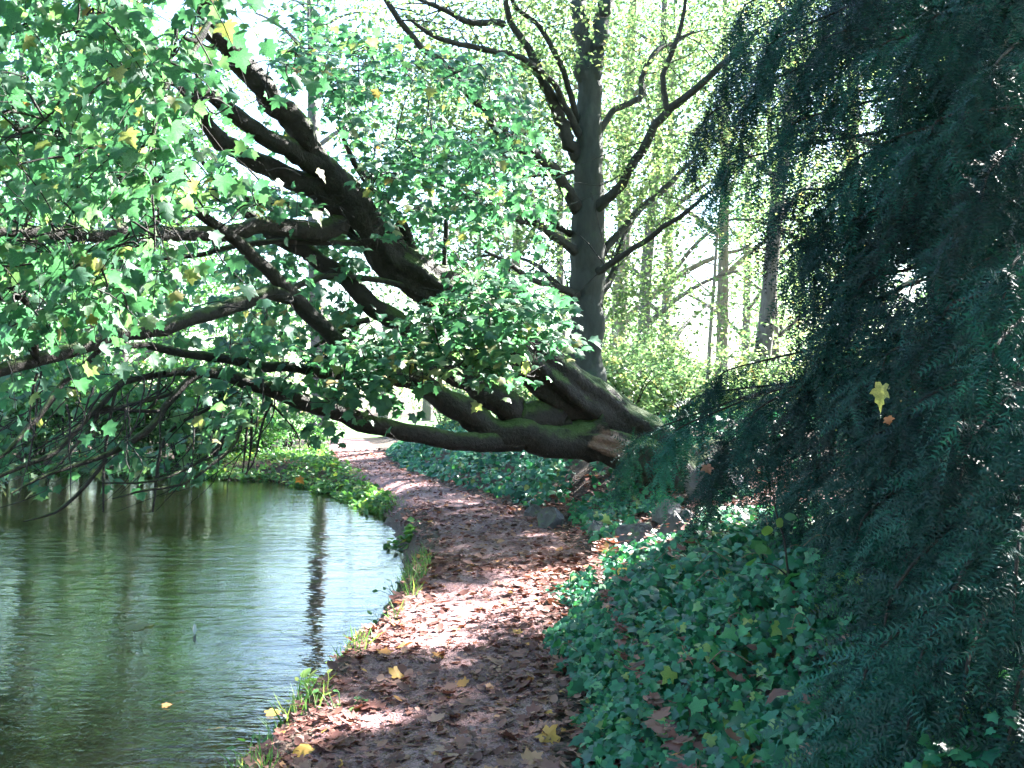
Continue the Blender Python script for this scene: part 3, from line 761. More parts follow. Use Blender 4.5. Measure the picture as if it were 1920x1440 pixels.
leaf_pos, leaf_dir, leaf_nrm, leaf_size, leaf_tint = leaf_pos[kp], leaf_dir[kp], leaf_nrm[kp], leaf_size[kp], leaf_tint[kp]
for k in range(32):
    x0 = rng.uniform(60, 540); y0 = rng.uniform(690, 770) + max(0, x0 - 420) * .25; d0 = 9.9 - (540 - x0) * .004 + rng.uniform(-.3, .3)
    dx = -rng.uniform(60, 260) if rng.random() < .6 else rng.normal(0, 25); dy = rng.uniform(50, 200)
    b1, b2 = rng.uniform(.05, .5), rng.uniform(.4, .8)
    p_ = [P(x0, y0, d0), P(x0 + dx * b1, y0 + dy * rng.uniform(.3, .5), d0 - .1), P(x0 + dx * b2, y0 + dy * rng.uniform(.65, .85), d0 - .2), P(x0 + dx, min(955, y0 + dy), d0 - .3)]
    w_ = rng.uniform(.6, 1.1)
    V, Fq = tube(p_, [.010 * w_, .008 * w_, .005 * w_, .002], 14, 4, 0, 0, k, 2.0); twigs.add(V, Fq)
    if rng.random() < .6:
        e_ = spline(p_, 9)[4]; V, Fq = tube([e_, e_ + np.array([rng.normal(-.15, .15), 0, -.25]), e_ + np.array([rng.normal(-.4, .25), -.1, -.5])], [.005, .004, .002], 7, 4, 0, 0, k, 1.5); twigs.add(V, Fq)
V, Fq, _ = twigs.get()
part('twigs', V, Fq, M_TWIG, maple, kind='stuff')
q = px_of(leaf_pos)
inside = (q[:, 0] > 20) & (q[:, 0] < 1900) & (q[:, 1] > 20) & (q[:, 1] < 1420)
scorev = np.where(inside, leaf_size / leaf_pos[:, 1], 0)
order = np.argsort(-scorev)
RR = frames(leaf_dir, leaf_nrm)
single = order[:300]
rest = order[300:]
acc = Acc()
kind = rng.integers(0, 3, len(leaf_pos))
for t_ in range(3):
    s = rest[kind[rest] == t_]
    near_ = leaf_pos[s, 1] < 0  # all use the lighter outline
    tv, tf = T_MAPLE_S[t_]
    Vv, Ff = scatter(tv, tf, leaf_pos[s], RR[s], leaf_size[s])
    acc.add(Vv, Ff, np.repeat(leaf_tint[s], len(tv)))
V, Fc, T = acc.get()
part('foliage', V, Fc, M_MAPLE, maple, tint=T, kind='stuff')

def leaf_meshes(name, temps, mat, tints):
    return [mesh_np(name, tv, tf, mat, True, np.full(len(tv), t)) for (tv, tf) in temps for t in tints]

ml = leaf_meshes('leaf', T_MAPLE, M_MAPLE, [.1, .3, .45, .6, .75, .92])
def place_leaf(name, me, pos, R, s, parent=None, **kw):
    o = obj(name, me, parent, **kw)
    M = Matrix([[*(R[i] * s), pos[i]] for i in range(3)] + [[0, 0, 0, 1]])
    o.matrix_local = M
    return o
base = np.array(maple.location)
for s in single:
    ti = int(np.argmin(np.abs(np.array([.1, .3, .45, .6, .75, .92]) - leaf_tint[s])))
    place_leaf('leaf', ml[rng.integers(0, 4) * 6 + ti], leaf_pos[s] - base, RR[s], leaf_size[s], maple)

# ------------------------------------------------------------------ beech behind the maple
def px_limb(root, mat, path, widths, name, seg=10, rough=.05, ridges=0, seed=1, wob=.25, store=None):
    limb(path, widths, name, seg, rough, ridges, seed, wob, root, mat, store)

BD = 18.0
BB = P(1102, 800, BD); BB[2] = float(ground_h(BB[0], BB[1])) - .1
beech = thing('beech_tree', 'tall smooth grey beech standing behind the foot of the leaning maple', 'tree', tuple(BB))
bp = []
px_limb(beech, M_BEECHBARK, [(1104, 830, BD), (1102, 760, BD), (1100, 690, BD), (1099, 600, BD), (1100, 540, BD), (1102, 450, BD), (1104, 370, BD), (1105, 300, BD), (1106, 220, BD), (1107, 150, BD), (1112, 110, BD)], [110, 80, 66, 62, 66, 62, 58, 50, 46, 44, 42], 'trunk', 24, .06, .04, 3, .12, bp)
BL = [
    ([(1106, 170, BD), (1098, 110, BD), (1088, 50, BD), (1082, -10, BD), (1070, -150, BD), (1040, -320, BD)], [40, 36, 32, 30, 24, 10]),
    ([(1108, 160, BD), (1118, 100, BD), (1130, 40, BD), (1138, -20, BD), (1160, -160, BD), (1190, -330, BD)], [36, 32, 30, 28, 22, 10]),
    ([(1095, 400, BD), (1077, 380, 17.8), (1045, 330, 17.4), (1017, 300, 17), (967, 267, 16.6), (930, 237, 16.2), (887, 180, 15.8), (857, 143, 15.5), (813, 107, 15.2), (773, 67, 15), (730, 10, 14.7), (690, -60, 14.5)], [34, 26, 22, 20, 20, 19, 18, 16, 14, 12, 11, 6]),
    ([(1095, 310, BD), (1068, 277, 17.9), (1050, 230, 17.7), (1034, 188, 17.5), (1012, 140, 17.2), (985, 80, 17), (955, 30, 16.8), (940, -40, 16.5)], [30, 26, 24, 22, 18, 14, 12, 8]),
    ([(1100, 260, BD), (1080, 243, 17.8), (1060, 200, 17.5), (1030, 150, 17), (980, 110, 16.6), (900, 90, 16), (820, 70, 15.5), (760, 30, 15)], [18, 16, 14, 12, 12, 11, 9, 5]),
    ([(945, 45, 16.8), (880, 40, 16.3), (830, 20, 16), (770, -10, 15.6)], [13, 12, 10, 7]),
    ([(1110, 400, BD), (1127, 387, 17.8), (1173, 333, 17.4), (1220, 247, 17), (1257, 203, 16.8), (1300, 170, 16.5), (1370, 110, 16), (1420, 60, 15.6)], [26, 20, 18, 17, 16, 14, 11, 6]),
    ([(1252, 205, 16.8), (1243, 150, 16.7), (1262, 95, 16.6), (1278, 40, 16.5), (1290, -30, 16.3)], [12, 11, 10, 8, 5]),
    ([(1112, 260, BD), (1128, 240, 18.1), (1157, 200, 18.3), (1200, 183, 18.6), (1203, 150, 18.7), (1227, 100, 18.9), (1257, 82, 19.2), (1300, 60, 19.5)], [18, 13, 12, 12, 11, 10, 9, 5]),
    ([(1110, 520, BD), (1130, 502, 17.7), (1180, 472, 17.2), (1240, 430, 16.7), (1290, 395, 16.2), (1330, 360, 15.8)], [24, 14, 11, 10, 9, 5]),
    ([(1110, 500, BD), (1140, 462, 18.3), (1200, 395, 18.8), (1255, 345, 19.2), (1310, 290, 19.6)], [22, 15, 13, 11, 6]),
    ([(1095, 560, BD), (1062, 545, 17.6), (1030, 532, 17.2), (990, 522, 16.8), (950, 490, 16.2), (910, 470, 15.8)], [30, 15, 12, 11, 9, 5]),
    ([(1090, 555, BD), (1055, 540, 18.2), (1010, 500, 18.6), (975, 485, 19)], [22, 13, 9, 5]),
    ([(1095, 480, BD), (1062, 460, 17.6), (1000, 420, 17), (950, 405, 16.4), (880, 375, 15.8), (815, 330, 15.4), (770, 308, 15)], [26, 17, 14, 13, 12, 10, 6]),
    ([(1070, 440, BD), (1020, 405, 17), (940, 380, 16), (880, 358, 15.2)], [12, 10, 9, 6]),
    ([(1095, 320, BD), (1060, 325, 18), (990, 330, 17.6), (930, 345, 17.2)], [10, 8, 7, 4]),
    ([(1110, 560, BD), (1128, 548, 18.4), (1150, 510, 18.8), (1163, 470, 19), (1180, 420, 19.4)], [26, 17, 14, 12, 8]),
    ([(1090, 240, BD), (1075, 200, 17.8), (1055, 130, 17.4), (1020, 60, 17.1), (965, 10, 16.8), (950, -40, 16.6)], [14, 12, 11, 10, 9, 5]),
]
for k, (pth, w) in enumerate(BL):
    px_limb(beech, M_BEECHBARK if k < 2 else M_DARKBARK, pth, w, 'limb', 9, .06, 0, 100 + k, .4, bp)
BP = np.vstack(bp)

# ground the sun reaches through gaps between the crowns: centre x, y and half sizes
LIT = [(-.35, 6.95, 1.05, .75), (-.9, 4.9, .6, .3), (1.4, 8.2, 1.3, 1.0), (2.3, 9.8, 1.0, .9), (-4.6, 28, 2.0, 5), (-1.9, 17.3, .6, .6), (-10, 48, 12, 14), (-2.7, 8.7, 1.9, 1.15)]
SKYGAPS = [(1325, 450, 58, 110), (1310, 600, 50, 80), (1705, 515, 70, 60), (470, 45, 90, 90), (620, 545, 40, 40)]      # windows between the crowns
def in_lit(c):
    g_ = c[:, :2] - np.outer((c[:, 2] - .3) / TO_SUN[2], TO_SUN[:2])
    r = np.zeros(len(c), bool)
    for (x, y, a, b) in LIT: r |= ((g_[:, 0] - x) / a) ** 2 + ((g_[:, 1] - y) / b) ** 2 < 1
    return r

def soft_crown(root, wood, n_clump, per, spread, rad, size, mat, name='crown', lo=0.0, tint=(.5, .22), box=None, link=True, sag=.3, centres=None, extra=None, keep=None):
    """leaf clumps hung round points of the wood; wood rows are x, y, z, radius"""
    if centres is None:
        thin = wood[wood[:, 3] <= np.quantile(wood[:, 3], .75)]
        thin = thin[thin[:, 2] > lo]
        c = thin[rng.integers(0, len(thin), n_clump), :3] + rng.normal(0, 1, (n_clump, 3)) * spread
    else: c = centres
    if extra is not None: c = np.vstack([c, extra])
    ok_ = ~in_lit(c)
    if ok_.sum() > 5: c = c[ok_]
    n_clump = len(c)
    pos, nrm, tin = [], [], []
    w = rng.uniform(.5, 1.3, n_clump)
    for k in range(n_clump):
        m = int(per * w[k])
        a = rng.uniform(0, PI)
        p = rng.normal(0, 1, (m, 3)) * rad * w[k] * np.array([1.0, .55, .28])
        p = np.column_stack([p[:, 0] * math.cos(a) - p[:, 1] * math.sin(a), p[:, 0] * math.sin(a) + p[:, 1] * math.cos(a), p[:, 2] - sag * (p[:, 0] ** 2) / (rad + 1e-6)])
        pos.append(c[k] + p)
        tin.append(np.full(m, rng.normal(tint[0], tint[1] * .6)) + rng.normal(0, tint[1] * .6, m))
    pos = np.vstack(pos); tin = np.clip(np.concatenate(tin), 0, 1)
    q_ = px_of(pos)
    hole = np.zeros(len(pos), bool)
    for (cx, cy_, rx, ry) in SKYGAPS: hole |= ((q_[:, 0] - cx) / rx) ** 2 + ((q_[:, 1] - cy_) / ry) ** 2 < rng.uniform(.5, 1.3, len(pos))
    hole &= (pos[:, 1] > 19) & (rng.random(len(pos)) < .93)
    hole |= (pos[:, 1] < 9) & (pos[:, 1] > -.5) & (q_[:, 0] > -120) & (q_[:, 0] < 2040) & (q_[:, 1] > -120)
    hole |= in_lit(pos) & (pos[:, 2] > 2.5)
    hole |= (np.abs(pos[:, 1]) < 1.2) & (np.abs(pos[:, 0]) < 2) & (pos[:, 2] < 4)
    pos = pos[~hole]; tin = tin[~hole]
    if keep is not None:
        m_ = keep(pos); pos = pos[m_]; tin = tin[m_]
    n = len(pos)
    d = unit(rng.normal(0, 1, (n, 3)) * (1, 1, .35) + (0, 0, -.35))
    nr = unit(rng.normal(0, .45, (n, 3)) + (0, 0, 1))
    s = size * rng.uniform(.6, 1.2, n)
    Vv, Ff = scatter(T_DIA[0], T_DIA[1], pos, frames(d, nr), s)
    part(name, Vv, Ff, mat, root, tint=np.repeat(tin, 4), smooth=False)

def beech_keep(p):
    q = px_of(p)
    hide = np.zeros(len(p), bool)
    for pth, w in BL:
        hide |= seg_dist(q, [(a_, b_, c_ + .4) for a_, b_, c_ in pth]) < 13
    return ~(hide & (rng.random(len(p)) < .85)) & ~((np.abs(q[:, 0] - 1104) < 52) & (q[:, 1] > 130) & (p[:, 1] < BD + .2))
up0 = np.column_stack([rng.uniform(-5, .8, 130), rng.uniform(5, 12, 130), rng.uniform(1.8, 6.5, 130)])
up_s = rng.uniform(9, 14, 130)
UP = up0 + np.column_stack([math.sin(SUN_AZ) * up_s, math.cos(SUN_AZ) * up_s, math.tan(SUN_EL) * up_s])
UP = UP[UP[:, 2] > EYE + 800 / F * UP[:, 1]]      # unseen crown clumps above the picture, added along sun rays to shade the maple
btw = Acc()
for pth in bp[3:]:
    for _ in range(7):
        i_ = rng.integers(len(pth) // 4, len(pth)); p0 = pth[i_, :3]
        dv = unit(rng.normal(0, 1, 3) * (1, .6, .6) + (0, 0, .35)); L_ = rng.uniform(.5, 1.7)
        pp = [p0, p0 + dv * L_ * .4 + rng.normal(0, .06, 3), p0 + dv * L_ * .75 + rng.normal(0, .1, 3), p0 + dv * L_ + (0, 0, -.12 * L_)]
        Vr, Fr = tube(pp, [.014, .010, .006, .002], 10, 4, 0, 0, 3, .8); btw.add(Vr, Fr)
Vr, Fr, _ = btw.get()
part('twigs', Vr, Fr, M_DARKBARK, beech, kind='stuff')
soft_crown(beech, BP + np.array([0, .5, .1, 0]), 620, 80, .9, .55, .095, M_BEECH, lo=3.6, tint=(.36, .25), keep=beech_keep, extra=UP)

# ------------------------------------------------------------------ trees of the wood behind
def wood_tree(x, y, H, r, crown0, crad, nleaf, size, lmat, bmat, label, lean=(0, 0), group=None, nl=9, seed=0, name='woodland_tree', tint=(.5, .25), extra=None):
    g = np.random.default_rng(900 + seed)
    z0 = float(ground_h(np.array(x), np.array(y))) - .1
    t = thing(name, label, 'tree', (x, y, z0), group)
    hs = np.linspace(0, 1, 7)
    pts = np.array([[x + lean[0] * h + g.normal(0, .05) * (h > 0), y + lean[1] * h, z0 + H * h] for h in hs])
    rad = r * np.array([1.35, 1.0, .9, .78, .62, .42, .15])
    V, Fq = tube(pts, rad, 30, 10, .06, .03, seed, .1)
    part('trunk', V, Fq, bmat, t)
    wood = []
    for k in range(nl):
        h = crown0 / H + (1 - crown0 / H) * (k + .3) / nl * .9
        a = k * 2.4 + g.uniform(0, 1)
        b = np.array([np.interp(h, hs, pts[:, i]) for i in range(3)])
        L = crad * (1.0 - .45 * (k / nl)) * g.uniform(.8, 1.15)
        dv = np.array([math.cos(a), math.sin(a), 0])
        lp = [b, b + dv * L * .35 + (0, 0, L * .28), b + dv * L * .7 + (0, 0, L * .42), b + dv * L + (0, 0, L * .40)]
        rr = np.interp(h, hs, rad) * .55
        V, Fq = tube(lp, [rr, rr * .7, rr * .4, rr * .12], 10, 6, .05, 0, seed + k, .3)
        part('limb', V, Fq, bmat, t)
        c = spline(lp, 12)
        wood.append(np.column_stack([c, np.full(12, .01)]))
    top = spline(pts[5:], 4); wood.append(np.column_stack([top, np.full(4, .01)]))
    wood = [w_[3:] if len(w_) > 6 else w_ for w_ in wood]
    soft_crown(t, np.vstack(wood), max(8, nleaf // 36), 60, crad * .3, crad * .17, size * .85, lmat, tint=tint, lo=z0 + crown0 * .8, extra=extra)
    return t

def X(px, y): return (px - 960) / F * y
W = 'woodland trees behind the beech'
wood_tree(X(1198, 30), 30, 17, .19, 2.6, 4.6, 6200, .17, M_WOOD_Y, M_GREYBARK, 'straight grey woodland tree standing first to the right of the beech', (1.0, 0), W, seed=1)
wood_tree(X(1352, 32), 32, 17, .20, 4.5, 4.0, 3600, .17, M_WOOD_Y, M_PALEBARK, 'pale straight woodland tree beside the bright sky gap', (.2, 0), W, seed=2)
wood_tree(X(1413, 26), 26, 18, .21, 5, 4.2, 4800, .16, M_WOOD_Y, M_GREYBARK, 'dark woodland tree with a sunlit edge leaning towards the yew', (2.0, 0), W, seed=3)
wood_tree(X(1458, 34), 34, 16, .14, 2.6, 4, 5200, .18, M_WOOD_Y, M_GREYBARK, 'slim woodland tree just right of the sunlit-edged leaning trunk', (-.4, 0), W, seed=4)
wood_tree(X(1318, 27), 27, 8, .06, 3, 2.0, 500, .15, M_WOOD_Y, M_PALEBARK, 'thin sapling with bare stem in the bright sky gap', (.6, 0), W, seed=5)
wood_tree(X(1150, 34), 34, 19, .30, 3, 6, 8000, .18, M_WOOD_Y, M_PALEBARK, 'broad pale woodland trunk close behind the beech', (.9, 0), W, seed=6)
wood_tree(X(965, 36), 36, 18, .22, 2.5, 6, 8000, .19, M_WOOD_Y, M_PALEBARK, 'pale forked woodland tree left of the beech', (.3, 0), W, seed=7)
wood_tree(X(800, 46), 46, 17, .20, 5, 6, 6000, .22, M_WOOD_Y, M_GREYBARK, 'dark trunk seen under the maple limbs across the lawn', (.3, 0), W, seed=8)
wood_tree(X(600, 33.5), 33.5, 18, .26, 10, 3.2, 2200, .18, M_WOOD_G, M_GREYBARK, 'ivy clad tree at the water end of the path', (-.4, 0), None, seed=9)
wood_tree(X(1245, 44), 44, 20, .24, 2.5, 6, 7000, .22, M_WOOD_Y, M_GREYBARK, 'far woodland tree between beech and bright sky gap', (.5, 0), W, seed=10)
wood_tree(X(1600, 30), 30, 18, .25, 2.5, 5.5, 6500, .18, M_WOOD_Y, M_GREYBARK, 'woodland tree glimpsed through the middle of the yew', (0, 0), W, seed=11)
wood_tree(X(1050, 52), 52, 19, .25, 2, 7, 7000, .25, M_WOOD_Y, M_GREYBARK, 'far woodland tree filling the gap left of the beech trunk', (0, 0), W, seed=12)
wood_tree(X(480, 46), 46, 7.5, .16, 1.5, 4, 2600, .2, M_WOOD_G, M_GREYBARK, 'loose green tree across the water behind the maple limbs', (0, 0), None, seed=14)
wood_tree(X(655, 54), 54, 8, .16, 1.5, 4.5, 2600, .22, M_WOOD_Y, M_GREYBARK, 'loose pale tree across the lawn behind the maple limbs', (0, 0), None, seed=15)
S = 'waterside trees across the pond'
lab_w = 'broad green tree on the far bank of the pond'
for k, (px, y, H, cr, nlf) in enumerate([(40, 33, 15, 6, 5200), (-160, 30, 14, 6, 4200), (230, 34, 16, 6, 5200), (320, 38, 14, 4.2, 4200), (110, 44, 19, 7, 4500), (190, 50, 20, 7, 4500)]):
    wood_tree(X(px, y), y, H, .25, 2.0, cr, nlf, .22, M_WOOD_G, M_GREYBARK, ['tall green tree on the far bank at the left edge', 'green tree on the far bank beyond the left edge', 'green tree on the far bank above the drooping twigs', 'green tree on the far bank nearest the path end', 'tallest green tree set back on the left far bank', 'tall green tree set back behind the drooping twigs'][k], (0, 0), S, seed=20 + k, tint=(.4, .22))
for k, (px, y, H, cr, nlf) in enumerate([(720, 62, 8, 4.5, 2600), (900, 60, 15, 6, 4000), (860, 72, 13, 6, 3500), (1130, 66, 18, 7, 4000), (1400, 52, 17, 6, 4000), (1500, 62, 18, 7, 4000), (530, 66, 7, 4, 2400), (1780, 50, 18, 7, 4500)]):
    wood_tree(X(px, y), y, H, .25, 2.5, cr, nlf, .27, M_WOOD_Y, M_GREYBARK, 'distant sunny tree ' + ['low beside the lawn under the maple', 'left of the beech across the lawn', 'farthest back beyond the lawn', 'right behind the beech trunk', 'between the pale and the leaning trunks', 'behind the yew edge', 'low at the water end of the lawn', 'behind the middle of the yew'][k], (0, 0), 'distant trees across the lawn', seed=40 + k)
# trees outside the picture whose crowns shade the near bank
sh_g = np.vstack([rand_box(90, -1.3, .7, 8.3, 13), rand_box(14, .6, 1.7, 9.6, 12.6), rand_box(16, -3, 0, 13, 20)])
sh_s = rng.uniform(12, 16.5, len(sh_g))
SHADE = np.column_stack([sh_g[:, 0] + math.sin(SUN_AZ) * sh_s, sh_g[:, 1] + math.cos(SUN_AZ) * sh_s, .2 + math.tan(SUN_EL) * sh_s])
sh_g = rand_box(90, -1.6, .8, 3.0, 5.9)
sh_s = rng.uniform(12, 17, len(sh_g))
SHADE2 = np.column_stack([sh_g[:, 0] + math.sin(SUN_AZ) * sh_s, sh_g[:, 1] + math.cos(SUN_AZ) * sh_s, .0 + math.tan(SUN_EL) * sh_s])
for k, (x, y, H, cr, nlf, lb) in enumerate([(13.5, 15.5, 15, 5.5, 6500, 'woodland tree on the bank beyond the yew, shading the boulders'), (21, 27, 19, 7, 6000, 'tall woodland tree farther up the bank behind the yew'), (10.0, 22.5, 17, 5.0, 6500, 'woodland tree on the bank behind the maple foot'), (9, 3.0, 13, 4.5, 4500, 'woodland tree to the side of the yew')]):
    wood_tree(x, y, H, .28, 4, cr, nlf, .2, M_WOOD_Y, M_GREYBARK, lb, (0, 0), None, seed=60 + k, extra=SHADE if k == 2 else (SHADE2 if k == 0 else None))

for k, (x, y, H, cr, nlf) in enumerate([(-3.2, -3.2, 17, 8, 5200), (3.4, -2.6, 18, 8, 5600), (9.5, -2, 13, 5, 3000), (0.5, -12, 16, 6.5, 3200), (8, -11, 16, 6, 2600), (-9, -11, 15, 6, 2600)]):  # unseen trees added to keep skylight off the foreground
    wood_tree(x, y, H, .28, 3.2 if k > 1 else 6.0, cr, nlf, .38, M_WOOD_G, M_GREYBARK, ['unseen leafy shade tree behind the viewpoint, nearest the pond', 'unseen leafy shade tree behind the viewpoint, nearest the ivy bank', 'unseen leafy shade tree behind the yew side of the viewpoint', 'unseen leafy shade tree far behind on the path', 'unseen leafy shade tree far behind on the ivy bank', 'unseen leafy shade tree far behind beside the pond'][k], (0, 0), 'unseen trees added for shade behind the viewpoint', seed=120 + k, tint=(.4, .22))

# the closed edge of the wood far behind, one mass of leaves
fw_n = 62000
fpx = rng.uniform(-500, 2500, fw_n); fy = rng.uniform(52, 95, fw_n)
cap_px = np.array([-500, 300, 430, 480, 700, 760, 900, 1250, 1280, 1380, 1420, 2500])
cap_el = np.array([420, 420, 300, 230, 230, 280, 330, 330, 90, 90, 300, 420])
el = np.interp(fpx, cap_px, cap_el) * (.75 + .7 * vnoise(fpx / 55., fy / 14., 91))
fz = rng.random(fw_n) ** 1.25 * np.maximum(el, 30) / F * fy
cl = vnoise(fpx / 26., fz * .55 + fy / 6., 93) > -.16
fpx, fy, fz = fpx[cl], fy[cl], fz[cl]
fpos = np.column_stack([(fpx - 960) / F * fy, fy, fz + .4])
fpos = fpos[~in_lit(fpos) & ~((fpos[:, 1] < 72) & (fpos[:, 0] > -30) & (fpos[:, 0] < 1.5))]
m = len(fpos)
fv, ff = scatter(T_DIA[0], T_DIA[1], fpos, frames(unit(rng.normal(0, 1, (m, 3))), unit(rng.normal(0, .5, (m, 3)) + (0, 0, 1))), .42 * rng.uniform(.6, 1.3, m))
ftint = np.clip(.5 + .9 * vnoise(fpos[:, 0] * .35, fpos[:, 1] * .35 + fpos[:, 2] * .5, 95) + rng.normal(0, .12, m), 0, 1)
obj('far_wood', mesh_np('far_wood', fv, ff, M_WOOD_Y, False, np.repeat(ftint, 4)), kind='stuff', label='closed sunny edge of the wood far behind the lawn', category='wood')

# ------------------------------------------------------------------ shrubs
def shrub(x, y, H, w, nleaf, size, lmat, label, group, seed, name='shrub', tint=(.5, .22), stems=6):
    g = np.random.default_rng(1500 + seed)
    z0 = float(ground_h(np.array(x), np.array(y))) - .05
    t = thing(name, label, 'shrub', (x, y, z0), group)
    wood = []
    for k in range(stems):
        a = k * 2 * PI / stems + g.uniform(-.4, .4); l = w * g.uniform(.4, 1)
        pts = [(x, y, z0), (x + math.cos(a) * l * .4, y + math.sin(a) * l * .4, z0 + H * .5), (x + math.cos(a) * l, y + math.sin(a) * l, z0 + H * g.uniform(.7, 1))]
        V, Fq = tube(pts, [.02 + .008 * H, .012, .004], 8, 5, 0, 0, seed, .5)
        part('stem', V, Fq, M_TWIG, t)
        wood.append(np.column_stack([spline(pts, 12)[3:], np.full(9, .01)]))
    soft_crown(t, np.vstack(wood), max(6, nleaf // 24), 40, min(w, H) * .2, min(w, H) * .17, size, lmat, name='foliage', tint=tint)
    return t

U = 'sunny undergrowth shrubs under the wood'
ul = 'yellow green shrub in the undergrowth behind the maple foot'
UND = sorted([(1180, 21, 1.9, 1.1, 1500), (1260, 22, 1.7, 1.2, 1500), (1230, 25, 2.8, 1.5, 2000), (1320, 24, 1.3, 1.2, 1200), (1400, 23, 1.6, 1.2, 1300), (1480, 24, 2.0, 1.3, 1300), (1150, 28, 3.2, 1.6, 2000), (1290, 30, 2.6, 1.6, 1500), (1390, 36, 2.6, 2, 1500), (1040, 24, 1.9, 1.3, 1600), (960, 26, 1.9, 1.4, 1700), (880, 25, 1.5, 1.2, 1500), (1000, 32, 3.2, 2, 2000), (900, 36, 3.0, 2, 1800), (830, 31, 1.6, 1.3, 1300), (1560, 25, 2.2, 1.5, 1300), (1110, 36, 3, 2, 1500), (1240, 38, 3, 2.2, 1500), (1450, 45, 4, 2.5, 1500)])
for k, (px, y, H, w, n) in enumerate(UND):
    shrub(X(px, y), y, H, w, n, .12, M_WOOD_Y, f'{ORD[k]} yellow green shrub from the left in the undergrowth behind the maple', U, k, tint=(.5, .25))
for k, (px, y, H, w, n) in enumerate([(540, 26.5, 1.5, 1.1, 1500), (500, 25, 1.2, 1.1, 1300), (585, 27.5, 1.0, .8, 900), (440, 25.5, 1.6, 1.4, 1600)]):
    shrub(X(px, y), y, H, w, n, .10, M_WOOD_G, ['wiry shrub beside the far end of the path', 'low waterside shrub left of the wiry shrub', 'small shrub against the ivy clad tree at the path end', 'leafy shrub overhanging the far corner of the pond'][k], 'waterside shrubs at the path end', 60 + k, tint=(.45, .22))
for k in range(17):
    px = -170 + k * 36
    y = 24.0 + (7 if px < 60 else 0) * 0
    for _ in range(4): y = float(np.interp(-X(px, y), -SHORE[14:, 0], SHORE[14:, 1])) + .7 + .6 * (k % 2)
    shrub(X(px, y), y, 1.9 + 1.6 * ((k * 13) % 7) / 7, 1.5, 1500, .14, M_WOOD_G, (f'{ORD[k - 4]} leafy bush from the left along the far bank of the pond' if k > 3 else 'leafy bush on the far bank beyond the left edge'), 'bushes along the far bank', 80 + k, name='bush', tint=(.42, .25))

# ------------------------------------------------------------------ yew
YX, YY_ = 4.3, 6.1
yz = float(ground_h(np.array(YX), np.array(YY_))) - .1
yew = thing('yew_tree', 'dark drooping yew filling the right side with hanging needle shoots', 'tree', (YX, YY_, yz))
V, Fq = tube([(YX, YY_, yz), (YX - .1, YY_, yz + 2), (YX, YY_ + .1, yz + 5), (YX, YY_, yz + 9.5)], [.38, .28, .2, .05], 40, 16, .12, .14, 3, .1)
part('trunk', V, Fq, M_YEWBARK, yew)

def make_shoot(n, seed):
    """a flat two-ranked shoot along +y, one unit long"""
    g = np.random.default_rng(seed)
    Vs, Fs = [], []
    for k in range(n):
        u = (k + 1) / n
        c = np.array([0, u, -.18 * u * u])
        for s in (-1, 1):
            L = .24 * (1 - .45 * u) * g.uniform(.8, 1.15)
            an = math.radians(g.uniform(42, 68))
            dv = np.array([s * math.sin(an), math.cos(an), g.uniform(-.25, .25)])
            wv = np.array([-dv[1] * s, dv[0] * s, g.uniform(-.4, .4)]); wv = wv / np.linalg.norm(wv) * .03
            b = len(Vs)
            Vs += [c - wv, c + wv, c + dv * L]
            Fs.append([b, b + 1, b + 2])
    # the shoot's own stalk
    b = len(Vs)
    Vs += [np.array([-.012, 0, 0]), np.array([.012, 0, 0]), np.array([0, 1.08, -.2])]
    Fs.append([b, b + 1, b + 2])
    return np.array(Vs), np.array(Fs)
SH = [make_shoot(8, k) for k in range(5)]
SH_LO = [make_shoot(7, 20 + k) for k in range(3)]

